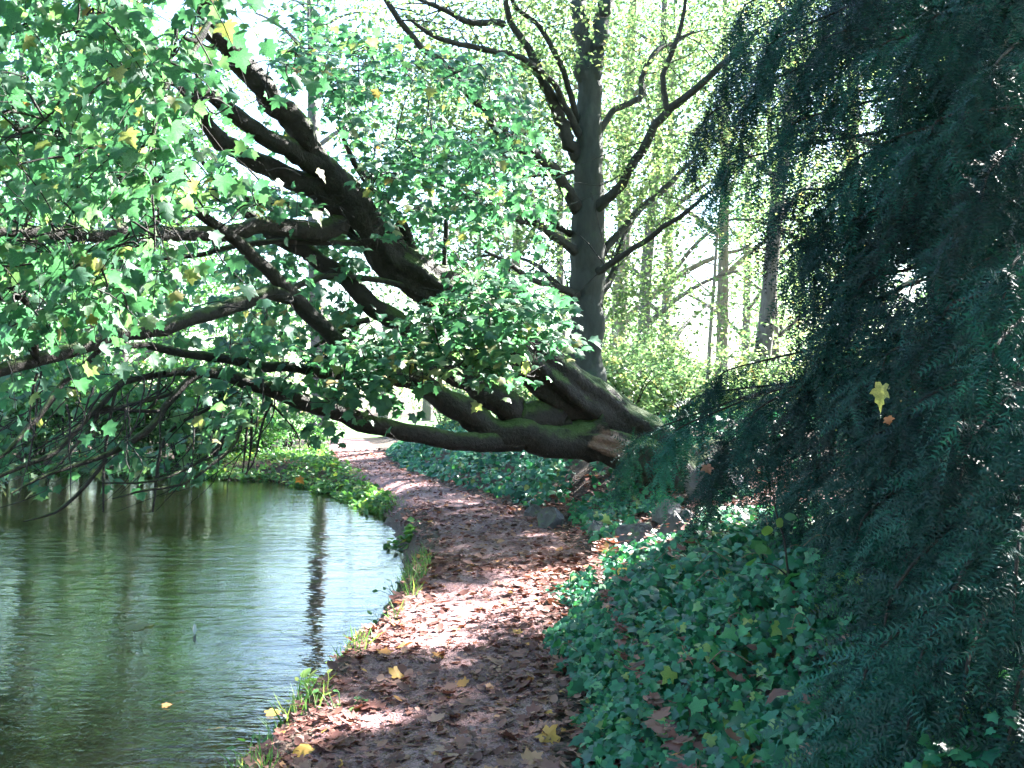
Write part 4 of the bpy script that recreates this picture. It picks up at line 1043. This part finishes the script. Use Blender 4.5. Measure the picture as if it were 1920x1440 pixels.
def bough(tip, z_at, nb=34, Lb=.42, hang=.6, sz=.11, lo=False, seed=0, start=None, bare=.18):
    g = np.random.default_rng(3000 + seed)
    tip = np.asarray(tip, float)
    if start is None: z_at = max(.35, tip[2] - yz + g.uniform(-.1, .5)) if z_at is None else z_at
    s = np.array([YX, YY_, yz + z_at])
    D = np.linalg.norm(tip - s)
    mid = s * .45 + tip * .55 + np.array([0, 0, .11 * D]) + g.normal(0, .08, 3) + g.normal(0, .06, 3) * D * .5
    pts = [s, s * .75 + mid * .25 + (0, 0, .04 * D), mid, tip * .85 + mid * .15 + (0, 0, .03 * D), tip]
    V, Fq = tube(pts, [.045, .026, .013, .007, .003], 26, 6, .06, 0, seed, .3)
    b = part('bough', V, Fq, M_YEWBARK, yew)
    c = spline(pts, 60)
    tw = Acc(); sp, sd, sn, ss = [], [], [], []
    for k in range(nb):
        u = bare + (1 - bare) * (k + g.uniform(0, 1)) / nb
        i = min(58, int(u * 59)); p = c[i]; t = unit(c[i + 1] - c[i])
        sd_ = unit(np.cross(t, [0, 0, 1])) * (1 if k % 2 else -1)
        L = Lb * (1.15 - .75 * u) * g.uniform(.6, 1.25)
        dv = unit(sd_ * g.uniform(.4, 1) + t * g.uniform(.3, 1.0) + (0, 0, g.uniform(-.4, .12)))
        m = 7
        q = np.linspace(0, 1, m)
        br = p + dv * L * q[:, None]; br[:, 2] -= hang * L * q ** 2 * g.uniform(.6, 1.4)
        Vt, Ft = tube(br, [.004, .0015], 5, 3, close=False); tw.add(Vt, Ft)
        ns = max(4, int(L / .032))
        for j in range(ns):
            w = (j + .6) / ns
            pp = np.array([np.interp(w, q, br[:, a]) for a in range(3)])
            tt = unit(br[min(m - 1, int(w * (m - 1)) + 1)] - br[int(w * (m - 1)) if w < 1 else m - 2])
            nf = unit(np.array([-.25, -.75, .5]) + g.normal(0, .25, 3))
            sdd = unit(np.cross(tt, nf)) * (1 if j % 2 else -1)
            sp.append(pp); sd.append(unit(tt * g.uniform(.5, 1.1) + sdd * g.uniform(.3, .9) + (0, 0, -g.uniform(.0, .5) * hang)))
            sn.append(nf); ss.append(sz * g.uniform(.6, 1.25))
        sp.append(br[-1]); sd.append(unit(br[-1] - br[-2])); sn.append(np.array([0, 0, 1.0])); ss.append(sz * 1.1)
    for k in range(int(D * (26 if not lo else 20))):      # spur shoots that clothe the bough itself
        i = int(58 * (bare * .6 + (1 - bare * .6) * g.random()))
        t = unit(c[i + 1] - c[i])
        sp.append(c[i] + g.normal(0, .012, 3)); sd.append(unit(t * g.uniform(.1, .8) + g.normal(0, .6, 3) + np.array([-.25, -.45, .05])))
        sn.append(unit(np.array([0, -.3, 1.0]) + g.normal(0, .5, 3))); ss.append(sz * g.uniform(.7, 1.3))
    sp, sd, sn, ss = map(np.array, (sp, sd, sn, ss))
    qq = px_of(sp); op = ((qq[:, 0] - 1705) / 48) ** 2 + ((qq[:, 1] - 515) / 40) ** 2 > g.uniform(.5, 1.2, len(sp))
    sp, sd, sn, ss = sp[op], sd[op], sn[op], ss[op]
    R = frames(sd, sn)
    acc = Acc(); T = SH_LO if lo else SH
    kk = g.integers(0, len(T), len(sp))
    tone = np.clip(g.normal(.45, .25), .05, .95)
    for t_ in range(len(T)):
        m_ = kk == t_
        if not m_.any(): continue
        Vv, Ff = scatter(T[t_][0], T[t_][1], sp[m_], R[m_], ss[m_])
        acc.add(Vv, Ff, np.repeat(np.clip(tone + g.normal(0, .18, m_.sum()), 0, 1), len(T[t_][0])))
    V, Fc, Tn = acc.get()
    part('foliage', V, Fc, M_YEW, b, tint=Tn, smooth=False)

tips = [  # px, py, depth of the tip, height on the trunk
    (1385, 30, 6.2, 5.6), (1430, 110, 5.8, 5.2), (1310, 245, 6.8, 4.6), (1400, 190, 6.4, 4.9), (1465, 260, 5.6, 4.6), (1350, 330, 7.0, 4.2), (1470, 380, 5.8, 4.0),
    (1510, 455, 6.0, 3.7), (1520, 470, 5.4, 3.6), (1555, 545, 5.6, 3.2), (1600, 560, 5.0, 3.0), (1560, 620, 5.4, 2.7), (1545, 660, 5.6, 2.6), (1340, 720, 7.4, 2.2), (1280, 770, 7.6, 1.9),
    (1420, 760, 6.6, 1.9), (1175, 850, 7.6, 1.6), (1250, 835, 7.3, 1.5), (1350, 850, 6.8, 1.5), (1400, 800, 6.2, 1.6), (1450, 850, 5.8, 1.5), (1330, 880, 7.2, 1.3), (1500, 760, 5.6, 2.0), (1520, 900, 5.2, 1.5), (1480, 930, 5.8, 1.2),
    (1560, 980, 5.0, 1.2), (1560, 1080, 4.6, 1.0), (1590, 1160, 4.4, .8), (1530, 1180, 4.9, .6), (1560, 1260, 4.2, .5), (1620, 1330, 3.8, .4), (1480, 1330, 4.3, .3), (1700, 1400, 3.6, .3), (1600, 1020, 4.2, 1.5),
    (1650, 700, 4.4, 2.6), (1700, 800, 4.0, 2.3), (1660, 900, 4.2, 1.9), (1720, 960, 3.7, 1.9), (1680, 1100, 3.7, 1.4), (1750, 1200, 3.4, 1.1), (1820, 1100, 3.2, 1.6), (1850, 1320, 3.2, .8), (1800, 900, 3.3, 2.1),
    (1760, 620, 3.8, 2.7), (1850, 720, 3.3, 2.4), (1780, 480, 4.2, 3.2), (1680, 420, 4.8, 3.6), (1640, 300, 5.0, 4.2), (1740, 260, 4.4, 4.3), (1840, 380, 3.8, 3.6), (1880, 560, 3.4, 2.9),
    (1560, 200, 5.4, 4.7), (1540, 90, 5.6, 5.3), (1640, 110, 5.0, 5.0), (1500, -20, 6.0, 5.8), (1620, -10, 5.4, 5.6), (1740, 60, 4.6, 5.0), (1860, 160, 4.0, 4.5), (1820, -20, 4.6, 5.2), (1900, 1000, 3.0, 2.0), (1940, 860, 3.0, 2.4), (1700, 560, 4.6, 3.0),
    (1500, 150, 6.2, 0), (1580, 330, 5.6, 0), (1450, 60, 6.8, 0), (1560, 20, 6.6, 0), (1690, 180, 5.6, 0), (1790, 130, 5.2, 0), (1620, 420, 5.4, 0), (1720, 340, 4.9, 0), (1540, 400, 6.2, 0), (1880, 40, 4.4, 0), (1680, -40, 5.6, 0), (1660, 640, 5.2, 0), (1780, 560, 4.7, 0), (1840, 640, 4.2, 0), (1390, 90, 7.2, 0), (1350, 170, 7.4, 0), (1920, 260, 4.0, 4.2), (1600, 1330, 2.9, 0), (1700, 1370, 2.7, 0), (1800, 1350, 2.6, 0), (1890, 1390, 2.5, 0), (1750, 1250, 2.8, 0), (1650, 1200, 3.1, 0), (1900, 1150, 2.6, 0), (1560, 1370, 3.3, 0), (1930, 1180, 3.0, 1.4), (1900, 1430, 2.9, .6), (1600, 760, 5.0, 2.4), (1620, 850, 4.6, 2.0),
]
for k, (px, py, d, za) in enumerate(tips):
    bough(P(px, py, d), None, nb=42, Lb=.58 if d > 4.5 else .48, sz=.13 if d < 5.5 else .15, lo=d > 5.5, seed=k, bare=.15, hang=.75)
g = np.random.default_rng(77)
for k in range(34):      # the dark inside of the crown
    bough(P(g.uniform(1570, 2080), g.uniform(-120, 1180), g.uniform(5.0, 6.6)), None, nb=17, Lb=.7, sz=.21, lo=True, seed=500 + k, bare=.3, hang=.6)
for k in range(17):      # the far and outer side of the crown
    a = g.uniform(-.6, 2.6) if k % 4 else g.uniform(2.6, 3.6)
    z = g.uniform(.6, 7.0)
    R_ = (3.3 - .22 * z) * g.uniform(.7, 1.05)
    bough((YX + math.cos(a) * R_, YY_ + math.sin(a) * R_, yz + z - .3), z, nb=15, Lb=.9, sz=.25, lo=True, seed=300 + k, bare=.15)

# ------------------------------------------------------------------ ivy
def ivy_patch(name, label, pts, size, n_single, tint_mu, lift=.16, tilt=.55, group=None, face=(0, -.5, .85)):
    pts = np.asarray(pts)
    z = ground_h(pts[:, 0], pts[:, 1])
    x0, y0 = pts.mean(0)
    t = thing(name, label, 'ivy', (x0, y0, float(ground_h(np.array(x0), np.array(y0)))), group)
    n = len(pts)
    bump = np.clip(vnoise(pts[:, 0] * 2.1, pts[:, 1] * 2.1, 31) + .5, 0, 1) * lift * 1.4
    lf = .15 + .85 * sstep(-.02, .55, pts[:, 0] - np.interp(pts[:, 1], EDGE_Y, EDGE_X))
    pos = np.column_stack([pts, z + .02 + lf * (lift * .35 + bump) * rng.random(n) ** .5])
    d = unit(rng.normal(0, .8, (n, 3)) * (1, 1, .4) + np.array([-.25, -.55, -.45]))
    nr = unit(np.array(face) + rng.normal(0, tilt * .6, (n, 3)))
    s = size * np.clip(np.exp(rng.normal(-.12, .34, n)), .4, 1.7)
    ti = np.where(rng.random(n) < .05, rng.uniform(.85, 1, n), np.clip(rng.normal(tint_mu, .27, n), 0, .85))
    R = frames(d, nr)
    q = px_of(pos)
    ok = (q[:, 0] > 10) & (q[:, 0] < 1910) & (q[:, 1] > 10) & (q[:, 1] < 1430) & (pos[:, 1] > 1.5)
    top = pos[:, 2] - z > lift * .5
    # skip those hidden in the yew's shade to the right
    sc = np.where(ok & top & (q[:, 0] < 1620), s / np.maximum(pos[:, 1], .5), 0)
    o = np.argsort(-sc)
    single, rest = o[:n_single], o[n_single:]
    acc = Acc(); kk = rng.integers(0, 3, n)
    for t_ in range(3):
        m_ = rest[kk[rest] == t_]
        for TT, far in ((T_IVY, False), (T_IVY_S, True)):
            mm_ = m_[(pos[m_, 1] > 5.5) == far]
            if not len(mm_): continue
            Vv, Ff = scatter(TT[t_][0], TT[t_][1], pos[mm_], R[mm_], s[mm_])
            acc.add(Vv, Ff, np.repeat(ti[mm_], len(TT[t_][0])))
    V, Fc, T = acc.get()
    part('foliage', V, Fc, M_IVY, t, tint=T, kind='stuff')
    run = Acc()
    for i_ in rng.integers(0, n, 70):
        if pos[i_, 1] < 3.4: continue
        p0 = pos[i_] + (0, 0, .01); hd = rng.uniform(0, 2 * PI); L_ = rng.uniform(.1, .3)
        pp = [p0 + np.array([math.cos(hd) * L_ * u, math.sin(hd) * L_ * u, .06 * math.sin(u * PI)]) + rng.normal(0, .015, 3) for u in (0, .35, .7, 1)]
        Vr, Fr = tube(pp, [.003, .002], 8, 4); run.add(Vr, Fr)
    Vr, Fr, _ = run.get()
    part('runners', Vr, Fr, M_RUNNER, t, kind='stuff')
    me = leaf_meshes('leaf', T_IVY, M_IVY, [.2, .4, .6, .8, .95])
    b = np.array(t.location)
    for i_ in single:
        k2 = int(np.argmin(np.abs(np.array([.2, .4, .6, .8, .95]) - ti[i_])))
        place_leaf('leaf', me[kk[i_] * 5 + k2], pos[i_] - b, R[i_], s[i_], t)
    return t

def rand_pts(n, x0, x1, y0, y1, keep):
    out = []
    m = 0
    while m < n:
        x = rng.uniform(x0, x1, n); y = rng.uniform(y0, y1, n)
        k = keep(x, y)
        out.append(np.column_stack([x[k], y[k]])); m += k.sum()
    return np.vstack(out)[:n]
edge_wob = lambda y: np.interp(y, EDGE_Y, EDGE_X) + .26 * vnoise(y * 1.7, y * 0, 41) + .12 * vnoise(y * 6, y * 0, 42) + .05 + .10 * rng.random(np.shape(y)) ** 2
k1 = lambda x, y: (x > edge_wob(y)) & (y < 8.45 - .10 * (x - .4) + .5 * vnoise(x * 1.5, y * 0, 44)) & (vnoise(x * 1.3, y * 1.3, 45) > -.36)
ivy_patch('ivy', 'glossy dark ivy covering the near bank right of the path', rand_pts(29000, .2, 3.3, 2.5, 9.0, k1), .051, 300, .38, .20)
k2 = lambda x, y: (x > np.interp(y, EDGE_Y, EDGE_X) + .1 + .15 * vnoise(y * 1.3, y * 0, 46)) & (y > 12.9 + .35 * np.maximum(0, x - .5) * 0) & (x < 1.9 + (y - 13) * .05) & (vnoise(x, y, 48) > -.40)
ivy_patch('ivy', 'ivy mound under the leaning maple on the inside of the path bend', rand_pts(14500, -3.8, 3.0, 13.0, 27, k2), .085, 120, .36, .30)
k3 = lambda x, y: vnoise(x * 1.8, y * 1.8, 51) > .02
ivy_patch('ivy', 'thin sprigs of ivy trailing among the boulders below the maple', rand_pts(1300, .75, 2.9, 9.0, 12.8, lambda x, y: k3(x, y) & (x > np.interp(y, EDGE_Y, EDGE_X) + .25)), .085, 100, .5, .10)
k4 = lambda x, y: (x > np.interp(y, EDGE_Y, EDGE_X) + 1.5)
ivy_patch('ivy', 'ivy carpet running back into the wood behind the maple foot', rand_pts(3600, -1, 9.5, 12.5, 24, k4), .13, 20, .45, .25)

# ------------------------------------------------------------------ dead leaves on the ground
def litter_points(n, x0, x1, y0, y1, keep):
    p = rand_pts(n, x0, x1, y0, y1, keep)
    return p
def dens(x, y):
    l = np.interp(y, LEFT_Y, LEFT_X); e = np.interp(y, EDGE_Y, EDGE_X)
    u = (x - l) / (e - l)
    mid = np.exp(-((u - .45) / .28) ** 2)
    d = 1.0 - .72 * mid
    d = np.where(y < 6.2, np.maximum(d, np.where(y < 5.6, .72, .45)), d)
    d = np.where(y > 8.5, np.maximum(d, .5), d)
    return d * (.6 + .8 * (vnoise(x * 2.2, y * 1.6, 61) + .5)) > rng.random(x.shape) * 1.2
land = lambda x, y: (x > np.interp(y, SHORE[:18, 1], SHORE[:18, 0]) + .22) & (x < np.interp(y, EDGE_Y, EDGE_X) + .35)
LP = np.vstack([litter_points(6800, -1.6, .9, 3.2, 9.5, lambda x, y: land(x, y) & dens(x, y)),
                litter_points(9500, -3, 4.0, 8.6, 14, lambda x, y: (x > np.interp(y, SHORE[:18, 1], SHORE[:18, 0]) + .25) & (x < np.interp(y, [8.8, 9.4, 13, 14], [.8, 3.9, 3.6, .6])) & (dens(x, y) | (x > .6))),
                litter_points(6500, -6, 1.5, 13, 28, lambda x, y: land(x, y) & dens(x, y)),
                litter_points(500, .3, 2.5, 3, 9, lambda x, y: x > .3)])
n = len(LP)
on_ivy = (LP[:, 0] > np.interp(LP[:, 1], EDGE_Y, EDGE_X) + .3) & (LP[:, 1] < 8.9)
LZ = ground_h(LP[:, 0], LP[:, 1]) + .016 + .012 * rng.random(n) + np.where(on_ivy, .2, 0)
LPOS = np.column_stack([LP, LZ])
LD = unit(np.column_stack([rng.normal(0, 1, n), rng.normal(0, 1, n), rng.normal(0, .08, n)]))
LN = unit(np.array([0, 0, 1.0]) + rng.normal(0, .22, (n, 3)))
LS = np.where(rng.random(n) < .16, rng.uniform(.055, .09, n), rng.uniform(.02, .048, n))
LT = np.clip(rng.beta(2.2, 3.2, n) * .95, 0, .84); yl = rng.random(n) < .025; LT[yl] = rng.uniform(.86, .97, yl.sum())
LR = frames(LD, LN); LK = rng.integers(0, 5, n)
q = px_of(LPOS)
ok = (q[:, 1] < 1425) & (q[:, 0] > 15) & (q[:, 0] < 1500)
o = np.argsort(-np.where(ok, LS / LPOS[:, 1], 0))
single, rest = o[:280], o[280:]
acc = Acc()
for t_ in range(5):
    for TT, far in ((T_CURL, False), (T_CURL_S, True)):
        m_ = rest[(LK[rest] == t_) & ((LPOS[rest, 1] > 7) == far)]
        Vv, Ff = scatter(TT[t_][0] * (1, 1, .75), TT[t_][1], LPOS[m_], LR[m_], LS[m_])
        acc.add(Vv, Ff, np.repeat(LT[m_], len(TT[t_][0])))
V, Fc, T = acc.get()
obj('leaf_litter', mesh_np('leaf_litter', V, Fc, M_LITTER, True, T), kind='stuff', label='scattered brown dead leaves covering the path and bank', category='leaf litter')
lt_levels = [.08, .22, .36, .5, .64, .78, .92]
lm = leaf_meshes('fallen_leaf', [(tv * (1, 1, .75), tf) for tv, tf in T_CURL], M_LITTER, lt_levels)
tone_word = ['dark brown', 'dark brown', 'brown', 'brown', 'light brown', 'light brown', 'yellow']
for i_ in single:
    k2 = int(np.argmin(np.abs(np.array(lt_levels) - LT[i_])))
    x, y = LPOS[i_, :2]
    l = np.interp(y, LEFT_Y, LEFT_X); e = np.interp(y, EDGE_Y, EDGE_X)
    where = 'on the grassy edge by the water' if x < l + .15 else ('among the ivy edge' if x > e - .1 else ('on the near middle of the path' if y < 5.2 else 'on the path past the first shadow'))
    lab = f'{tone_word[k2]} dead maple leaf lying {where}'
    place_leaf('fallen_leaf', lm[LK[i_] * 7 + k2], LPOS[i_], LR[i_], LS[i_], None, label=lab, category='leaf', group=f'{tone_word[k2]} fallen leaves {where}')

def special(px, py, Y, size, tint, d, nrm, label, tmpl=0, z=None, name='fallen_leaf', mat=M_LITTER, scale=(.9, .9, 1.9)):
    c = P(px, py, Y)
    if z is not None: c[2] = z(c[0], c[1])
    tv, tf = T_MAPLE[tmpl]
    me = mesh_np(name, tv * scale, tf, mat, True, np.full(len(tv), tint))
    R = frames(unit(np.array([d], float)), unit(np.array([nrm], float)))[0]
    place_leaf(name, me, c, R, size, None, label=label, category='leaf')
gz = lambda x, y: float(ground_h(np.array(x), np.array(y))) + .035
def ground_y(py): return EYE * F / (py - HOR)
special(1015, 1385, ground_y(1385), .12, .95, (.6, -.5, .1), (.1, -.5, 1), 'bright orange maple leaf lying on the shaded front of the path', 3, gz)
special(1010, 1215, ground_y(1215), .10, .93, (-.6, -.2, .2), (0, -.4, 1), 'orange leaf standing on the path edge just before the big sun patch', 2, gz)
special(735, 1275, ground_y(1275), .12, .97, (.8, .3, .15), (0, -.4, 1), 'yellow rimmed leaf at the waterside edge of the path', 1, gz)
special(560, 1425, 4.3, .12, .98, (.5, -.3, .05), (0, -.3, 1), 'pale yellow leaf on the grassy bank at the bottom edge', 0, gz)
special(1160, 1122, 6.9, .09, 1.0, (.5, -.4, .1), (0, -.6, .8), 'golden yellow leaf resting on top of the near ivy', 2, lambda x, y: gz(x, y) + .2)
special(1140, 1030, 9.3, .11, .96, (-.3, -.5, .3), (0, -.8, .6), 'orange leaf upright at the top corner of the sunlit ivy', 1, lambda x, y: gz(x, y) + .04)
special(1655, 722, 3.3, .085, .95, (-.35, -.1, -1), (-.6, -.8, .1), 'large pale yellow leaf caught in the middle of the yew', 1, None, 'fallen_leaf', M_MAPLE, (.6, 1, 1.6))
special(1664, 782, 3.3, .035, .85, (.4, -.1, -1), (-.3, -.9, .2), 'small orange leaf caught below the yellow leaf in the yew', 1)
special(1325, 872, 6.2, .075, .74, (.15, -.1, -1), (-.4, -.9, .1), 'pinkish brown leaf hanging from the low yew bough', 1)
special(560, 895, 10.0, .09, .95, (.5, -.2, -1), (-.2, -.9, .3), 'orange leaf dangling above the water near the bank', 1)
wy_ = lambda py: (EYE - WATER) * F / (py - HOR)
wz = lambda x, y: WATER + .008
special(272, 1177, wy_(1177), .26, .88, (-.9, .25, 0), (0, 0, 1), 'yellow green leaf floating flat on the pond', 0, wz, 'floating_leaf', M_MAPLE, (1, 1, .15))
special(500, 1340, wy_(1340), .10, .96, (.7, .3, .1), (0, -.2, 1), 'small orange leaf floating near the bank corner', 0, wz, 'floating_leaf', M_LITTER, (1, 1, .4))
special(305, 1325, wy_(1325), .06, .9, (.8, .3, .1), (0, -.2, 1), 'tiny orange leaf floating out on the pond', 0, wz, 'floating_leaf', M_LITTER, (1, 1, .4))
m_fe, nt, out = new_mat('feather_white')
pb = nt.nodes.new('ShaderNodeBsdfPrincipled'); pb.inputs['Base Color'].default_value = (.4, .4, .42, 1); pb.inputs['Roughness'].default_value = .6
nt.links.new(pb.outputs[0], out.inputs['Surface'])
c = P(365, 1183, wy_(1190)); c[2] = WATER
tv, tf = fan(mirror([(0, 0), (.1, .12), (.17, .45), (.12, .8), (0, 1.0)]), c=(0, .45), droop=.25, fold=.3)
fe = obj('feather', mesh_np('feather', np.vstack([tv, tv + (0, 0, .02)]), np.vstack([tf, tf + len(tv)]), m_fe), label='small white feather standing up from the water', category='feather')
fe.location = tuple(c); fe.scale = (.09, .09, .09); fe.rotation_euler = (math.radians(80), 0, math.radians(20))

# ------------------------------------------------------------------ greenery of the water's edge
def blades(n, pts, h, seed):
    z = ground_h(pts[:, 0], pts[:, 1])
    pos = np.column_stack([pts, z])
    d = unit(rng.normal(0, .45, (len(pts), 3)) * (1, 1, .2) + (0, 0, 1))
    nr = unit(rng.normal(0, 1, (len(pts), 3)) * (1, 1, .1))
    tv = np.array([[-.03, 0, 0], [.03, 0, 0], [.022, .55, .06], [-.022, .55, .06], [0, 1, .32]])
    tf = np.array([[0, 1, 2], [0, 2, 3], [3, 2, 4]])
    return scatter(tv, tf, pos, frames(d, nr), h * rng.uniform(.5, 1.3, len(pts))), np.repeat(np.clip(rng.normal(.5, .25, len(pts)), 0, 1), 5)
shx = lambda y: np.interp(y, SHORE[:18, 1], SHORE[:18, 0])
gp = np.vstack([rand_pts(700, -2, -.5, 3.2, 10, lambda x, y: (x > shx(y) + .1) & (x < shx(y) + .42) & (vnoise(x * 3, y * 2.6, 71) > .12)),
                rand_pts(5000, -8, -1.6, 14.5, 30, lambda x, y: (pond_dist(x, y) > .12) & (x < np.interp(y, LEFT_Y, LEFT_X) + .15) & (vnoise(x * .9, y * .9, 73) > -.25))])
(Vb, Fb), Tb = blades(0, gp, .14, 1)
obj('grass', mesh_np('grass', Vb, Fb, M_GRASS, False, Tb), kind='stuff', label='tufts of grass along the water edge', category='grass')
# broad low herbs on the far spit
hp = rand_pts(3600, -8, -1.6, 15.5, 26, lambda x, y: (pond_dist(x, y) > .1) & (x < np.interp(y, LEFT_Y, LEFT_X) + .05) & (vnoise(x * .8 + 9, y * .8, 74) > -.2))
hp = np.vstack([hp, rand_pts(2600, -13, -1.2, 11.5, 27, lambda x, y: (pond_dist(x, y) > -.08) & (pond_dist(x, y) < .36) & (vnoise(x * 1.4, y * 1.4, 78) > np.where(y < 16, .18, -.25)))])
z = ground_h(hp[:, 0], hp[:, 1]); n = len(hp)
hv, hf = scatter(T_DIA[0], T_DIA[1], np.column_stack([hp, z + .03 + .15 * rng.random(n)]), frames(unit(rng.normal(0, 1, (n, 3)) * (1, 1, .4)), unit(rng.normal(0, .5, (n, 3)) + (0, 0, 1))), .12 * rng.uniform(.5, 1.3, n))
obj('low_herbs', mesh_np('low_herbs', hv, hf, M_HERB, False, np.repeat(np.clip(rng.normal(.45, .25, n), 0, 1), 4)), kind='stuff', label='low green herbs on the far waterside bank', category='herbs')

herb_me = leaf_meshes('leaf', T_OVAL, M_HERB, [.2, .5, .75, .95])
def herb(px, py, Y, n, size, spread, up, label, seed):
    g = np.random.default_rng(5000 + seed)
    c = P(px, py, Y); c[2] = float(ground_h(np.array(c[0]), np.array(c[1])))
    t = thing('herb', label, 'plant', tuple(c), 'herbs on the near bank')
    for k in range(n):
        a = g.uniform(0, 2 * PI)
        d = unit(np.array([math.cos(a), math.sin(a), g.uniform(.1, up)]))
        p = np.array([g.normal(0, spread), g.normal(0, spread), g.uniform(.02, spread * 1.3)])
        V, Fq = tube([np.array([p[0] * .3, p[1] * .3, -.02]), p * (.7, .7, 1), p + d * .01], [.003, .002, .0015], 5, 4)
        obj('stem', mesh_np('stem', V, Fq, M_HERB, True, np.full(len(V), .6)), t)
        R = frames(d[None], unit(np.array([[0, 0, 1.0]]) + g.normal(0, .25, (1, 3))))[0]
        place_leaf('leaf', herb_me[g.integers(0, 8)], p, R, size * g.uniform(.6, 1.2), t)
HL = [(600, 1272, 6.6, 10, .13, .06, .9, 'broad leaved green plant at the corner of the near bank'),
      (575, 1330, 5.9, 12, .075, .08, .8, 'bushy green herb below the broad leaved plant'),
      (545, 1350, 5.7, 12, .06, .07, .6, 'feathery green herb leaning over the water'),
      (500, 1400, 5.2, 14, .06, .08, 1.0, 'pale sunlit herb at the bottom corner of the bank'),
      (640, 1240, 6.9, 10, .06, .07, .8, 'small herb tuft just above the broad leaved plant'),
      (690, 1200, 7.4, 12, .06, .08, .8, 'sunlit herb tuft on the bank beside the big sun patch'),
      (720, 1150, 8.2, 12, .06, .09, .8, 'grey green herb tuft on the bank before the water bay'),
      (745, 1095, 9.2, 12, .06, .09, .7, 'low herb tuft where the bank turns'),
      (640, 1390, 4.9, 8, .05, .08, .5, 'small clover like plant among dead leaves on the bank'),
      (600, 1300, 6.0, 12, .05, .10, .7, 'loose green herb between leaves on the near bank'),
      (1240, 1060, 7.4, 8, .10, .08, .7, 'yellow green plant poking out of the sunlit ivy')]
for k, a in enumerate(HL): herb(*a, k)

# sapling with round leaves in front of the yew
sp = [P(1513, 1215, 4.6), P(1500, 1130, 4.6), P(1478, 1075, 4.6), P(1470, 1010, 4.6), P(1455, 960, 4.6), P(1448, 900, 4.6)]
sb = sp[0].copy(); sb[2] = float(ground_h(np.array(sb[0]), np.array(sb[1])))
sap = thing('sapling', 'thin bare stemmed sapling with round leaves rising from the ivy', 'plant', tuple(sb))
V, Fq = tube([sb] + sp, [.010, .009, .008, .006, .005, .004, .002], 30, 6, 0, 0, 5, .4)
part('stem', V, Fq, M_TWIG, sap)
V, Fq = tube([P(1484, 1085, 4.6), P(1450, 1060, 4.55), P(1420, 1055, 4.5)], [.005, .003, .002], 8, 5)
part('twig', V, Fq, M_TWIG, sap)
for (px, py, s) in [(1445, 1030, .07), (1430, 1020, .06), (1470, 970, .06), (1455, 975, .05), (1482, 1135, .07), (1465, 1145, .06), (1500, 1215, .06), (1520, 1215, .05), (1485, 1215, .06), (1440, 985, .06), (1410, 1050, .06), (1490, 1200, .06)]:
    d = unit(rng.normal(0, 1, 3) * (1, .5, .4) + (0, 0, -.3))
    R = frames(d[None], unit(np.array([[0, -.8, .7]]) + rng.normal(0, .2, (1, 3))))[0]
    place_leaf('leaf', herb_me[rng.integers(0, 3)], P(px, py, 4.58) - sb, R * np.array([1.6, 1, 1]), s, sap)

# bramble with large lobed leaves on the ivy
br0 = P(1385, 1235, 4.5); br0[2] = float(ground_h(np.array(br0[0]), np.array(br0[1])))
brm = thing('bramble', 'bramble spray with large toothed leaves lying over the near ivy', 'plant', tuple(br0))
cane = [br0, P(1400, 1200, 4.6), P(1440, 1180, 4.7), P(1350, 1230, 4.3)]
V, Fq = tube(cane, [.006, .004, .003], 20, 5); part('stem', V, Fq, M_TWIG, brm)
for (px, py, s) in [(1340, 1245, .13), (1380, 1250, .14), (1392, 1280, .13), (1365, 1290, .12), (1420, 1225, .11), (1440, 1240, .11), (1330, 1215, .10), (1450, 1200, .10)]:
    d = unit(rng.normal(0, .5, 3) + (0, -.7, -.6))
    R = frames(d[None], unit(np.array([[0, -.6, .8]]) + rng.normal(0, .15, (1, 3))))[0]
    place_leaf('leaf', herb_me[[0, 1, 4, 5][rng.integers(0, 4)]], P(px, py, 4.4) - br0, R * np.array([1.2, 1, 1]), s, brm)

# ------------------------------------------------------------------ the sunny air between the trees
HZ = np.array([(x, y, z) for z in (-3.0, 27.0) for y in (-75, 620) for x in (-440, 440)], float)
HF = np.array([(0, 2, 3, 1), (4, 5, 7, 6), (0, 1, 5, 4), (2, 6, 7, 3), (0, 4, 6, 2), (1, 3, 7, 5)])
m_hz, nt, out = new_mat('haze_air')
pv = nt.nodes.new('ShaderNodeVolumePrincipled')
pv.inputs['Color'].default_value = (.86, .95, 1.0, 1)
pv.inputs['Density'].default_value = 0.0002
pv.inputs['Anisotropy'].default_value = 0.0
nt.links.new(pv.outputs[0], out.inputs['Volume'])
obj('haze', mesh_np('haze', HZ, HF, m_hz, False), kind='stuff')
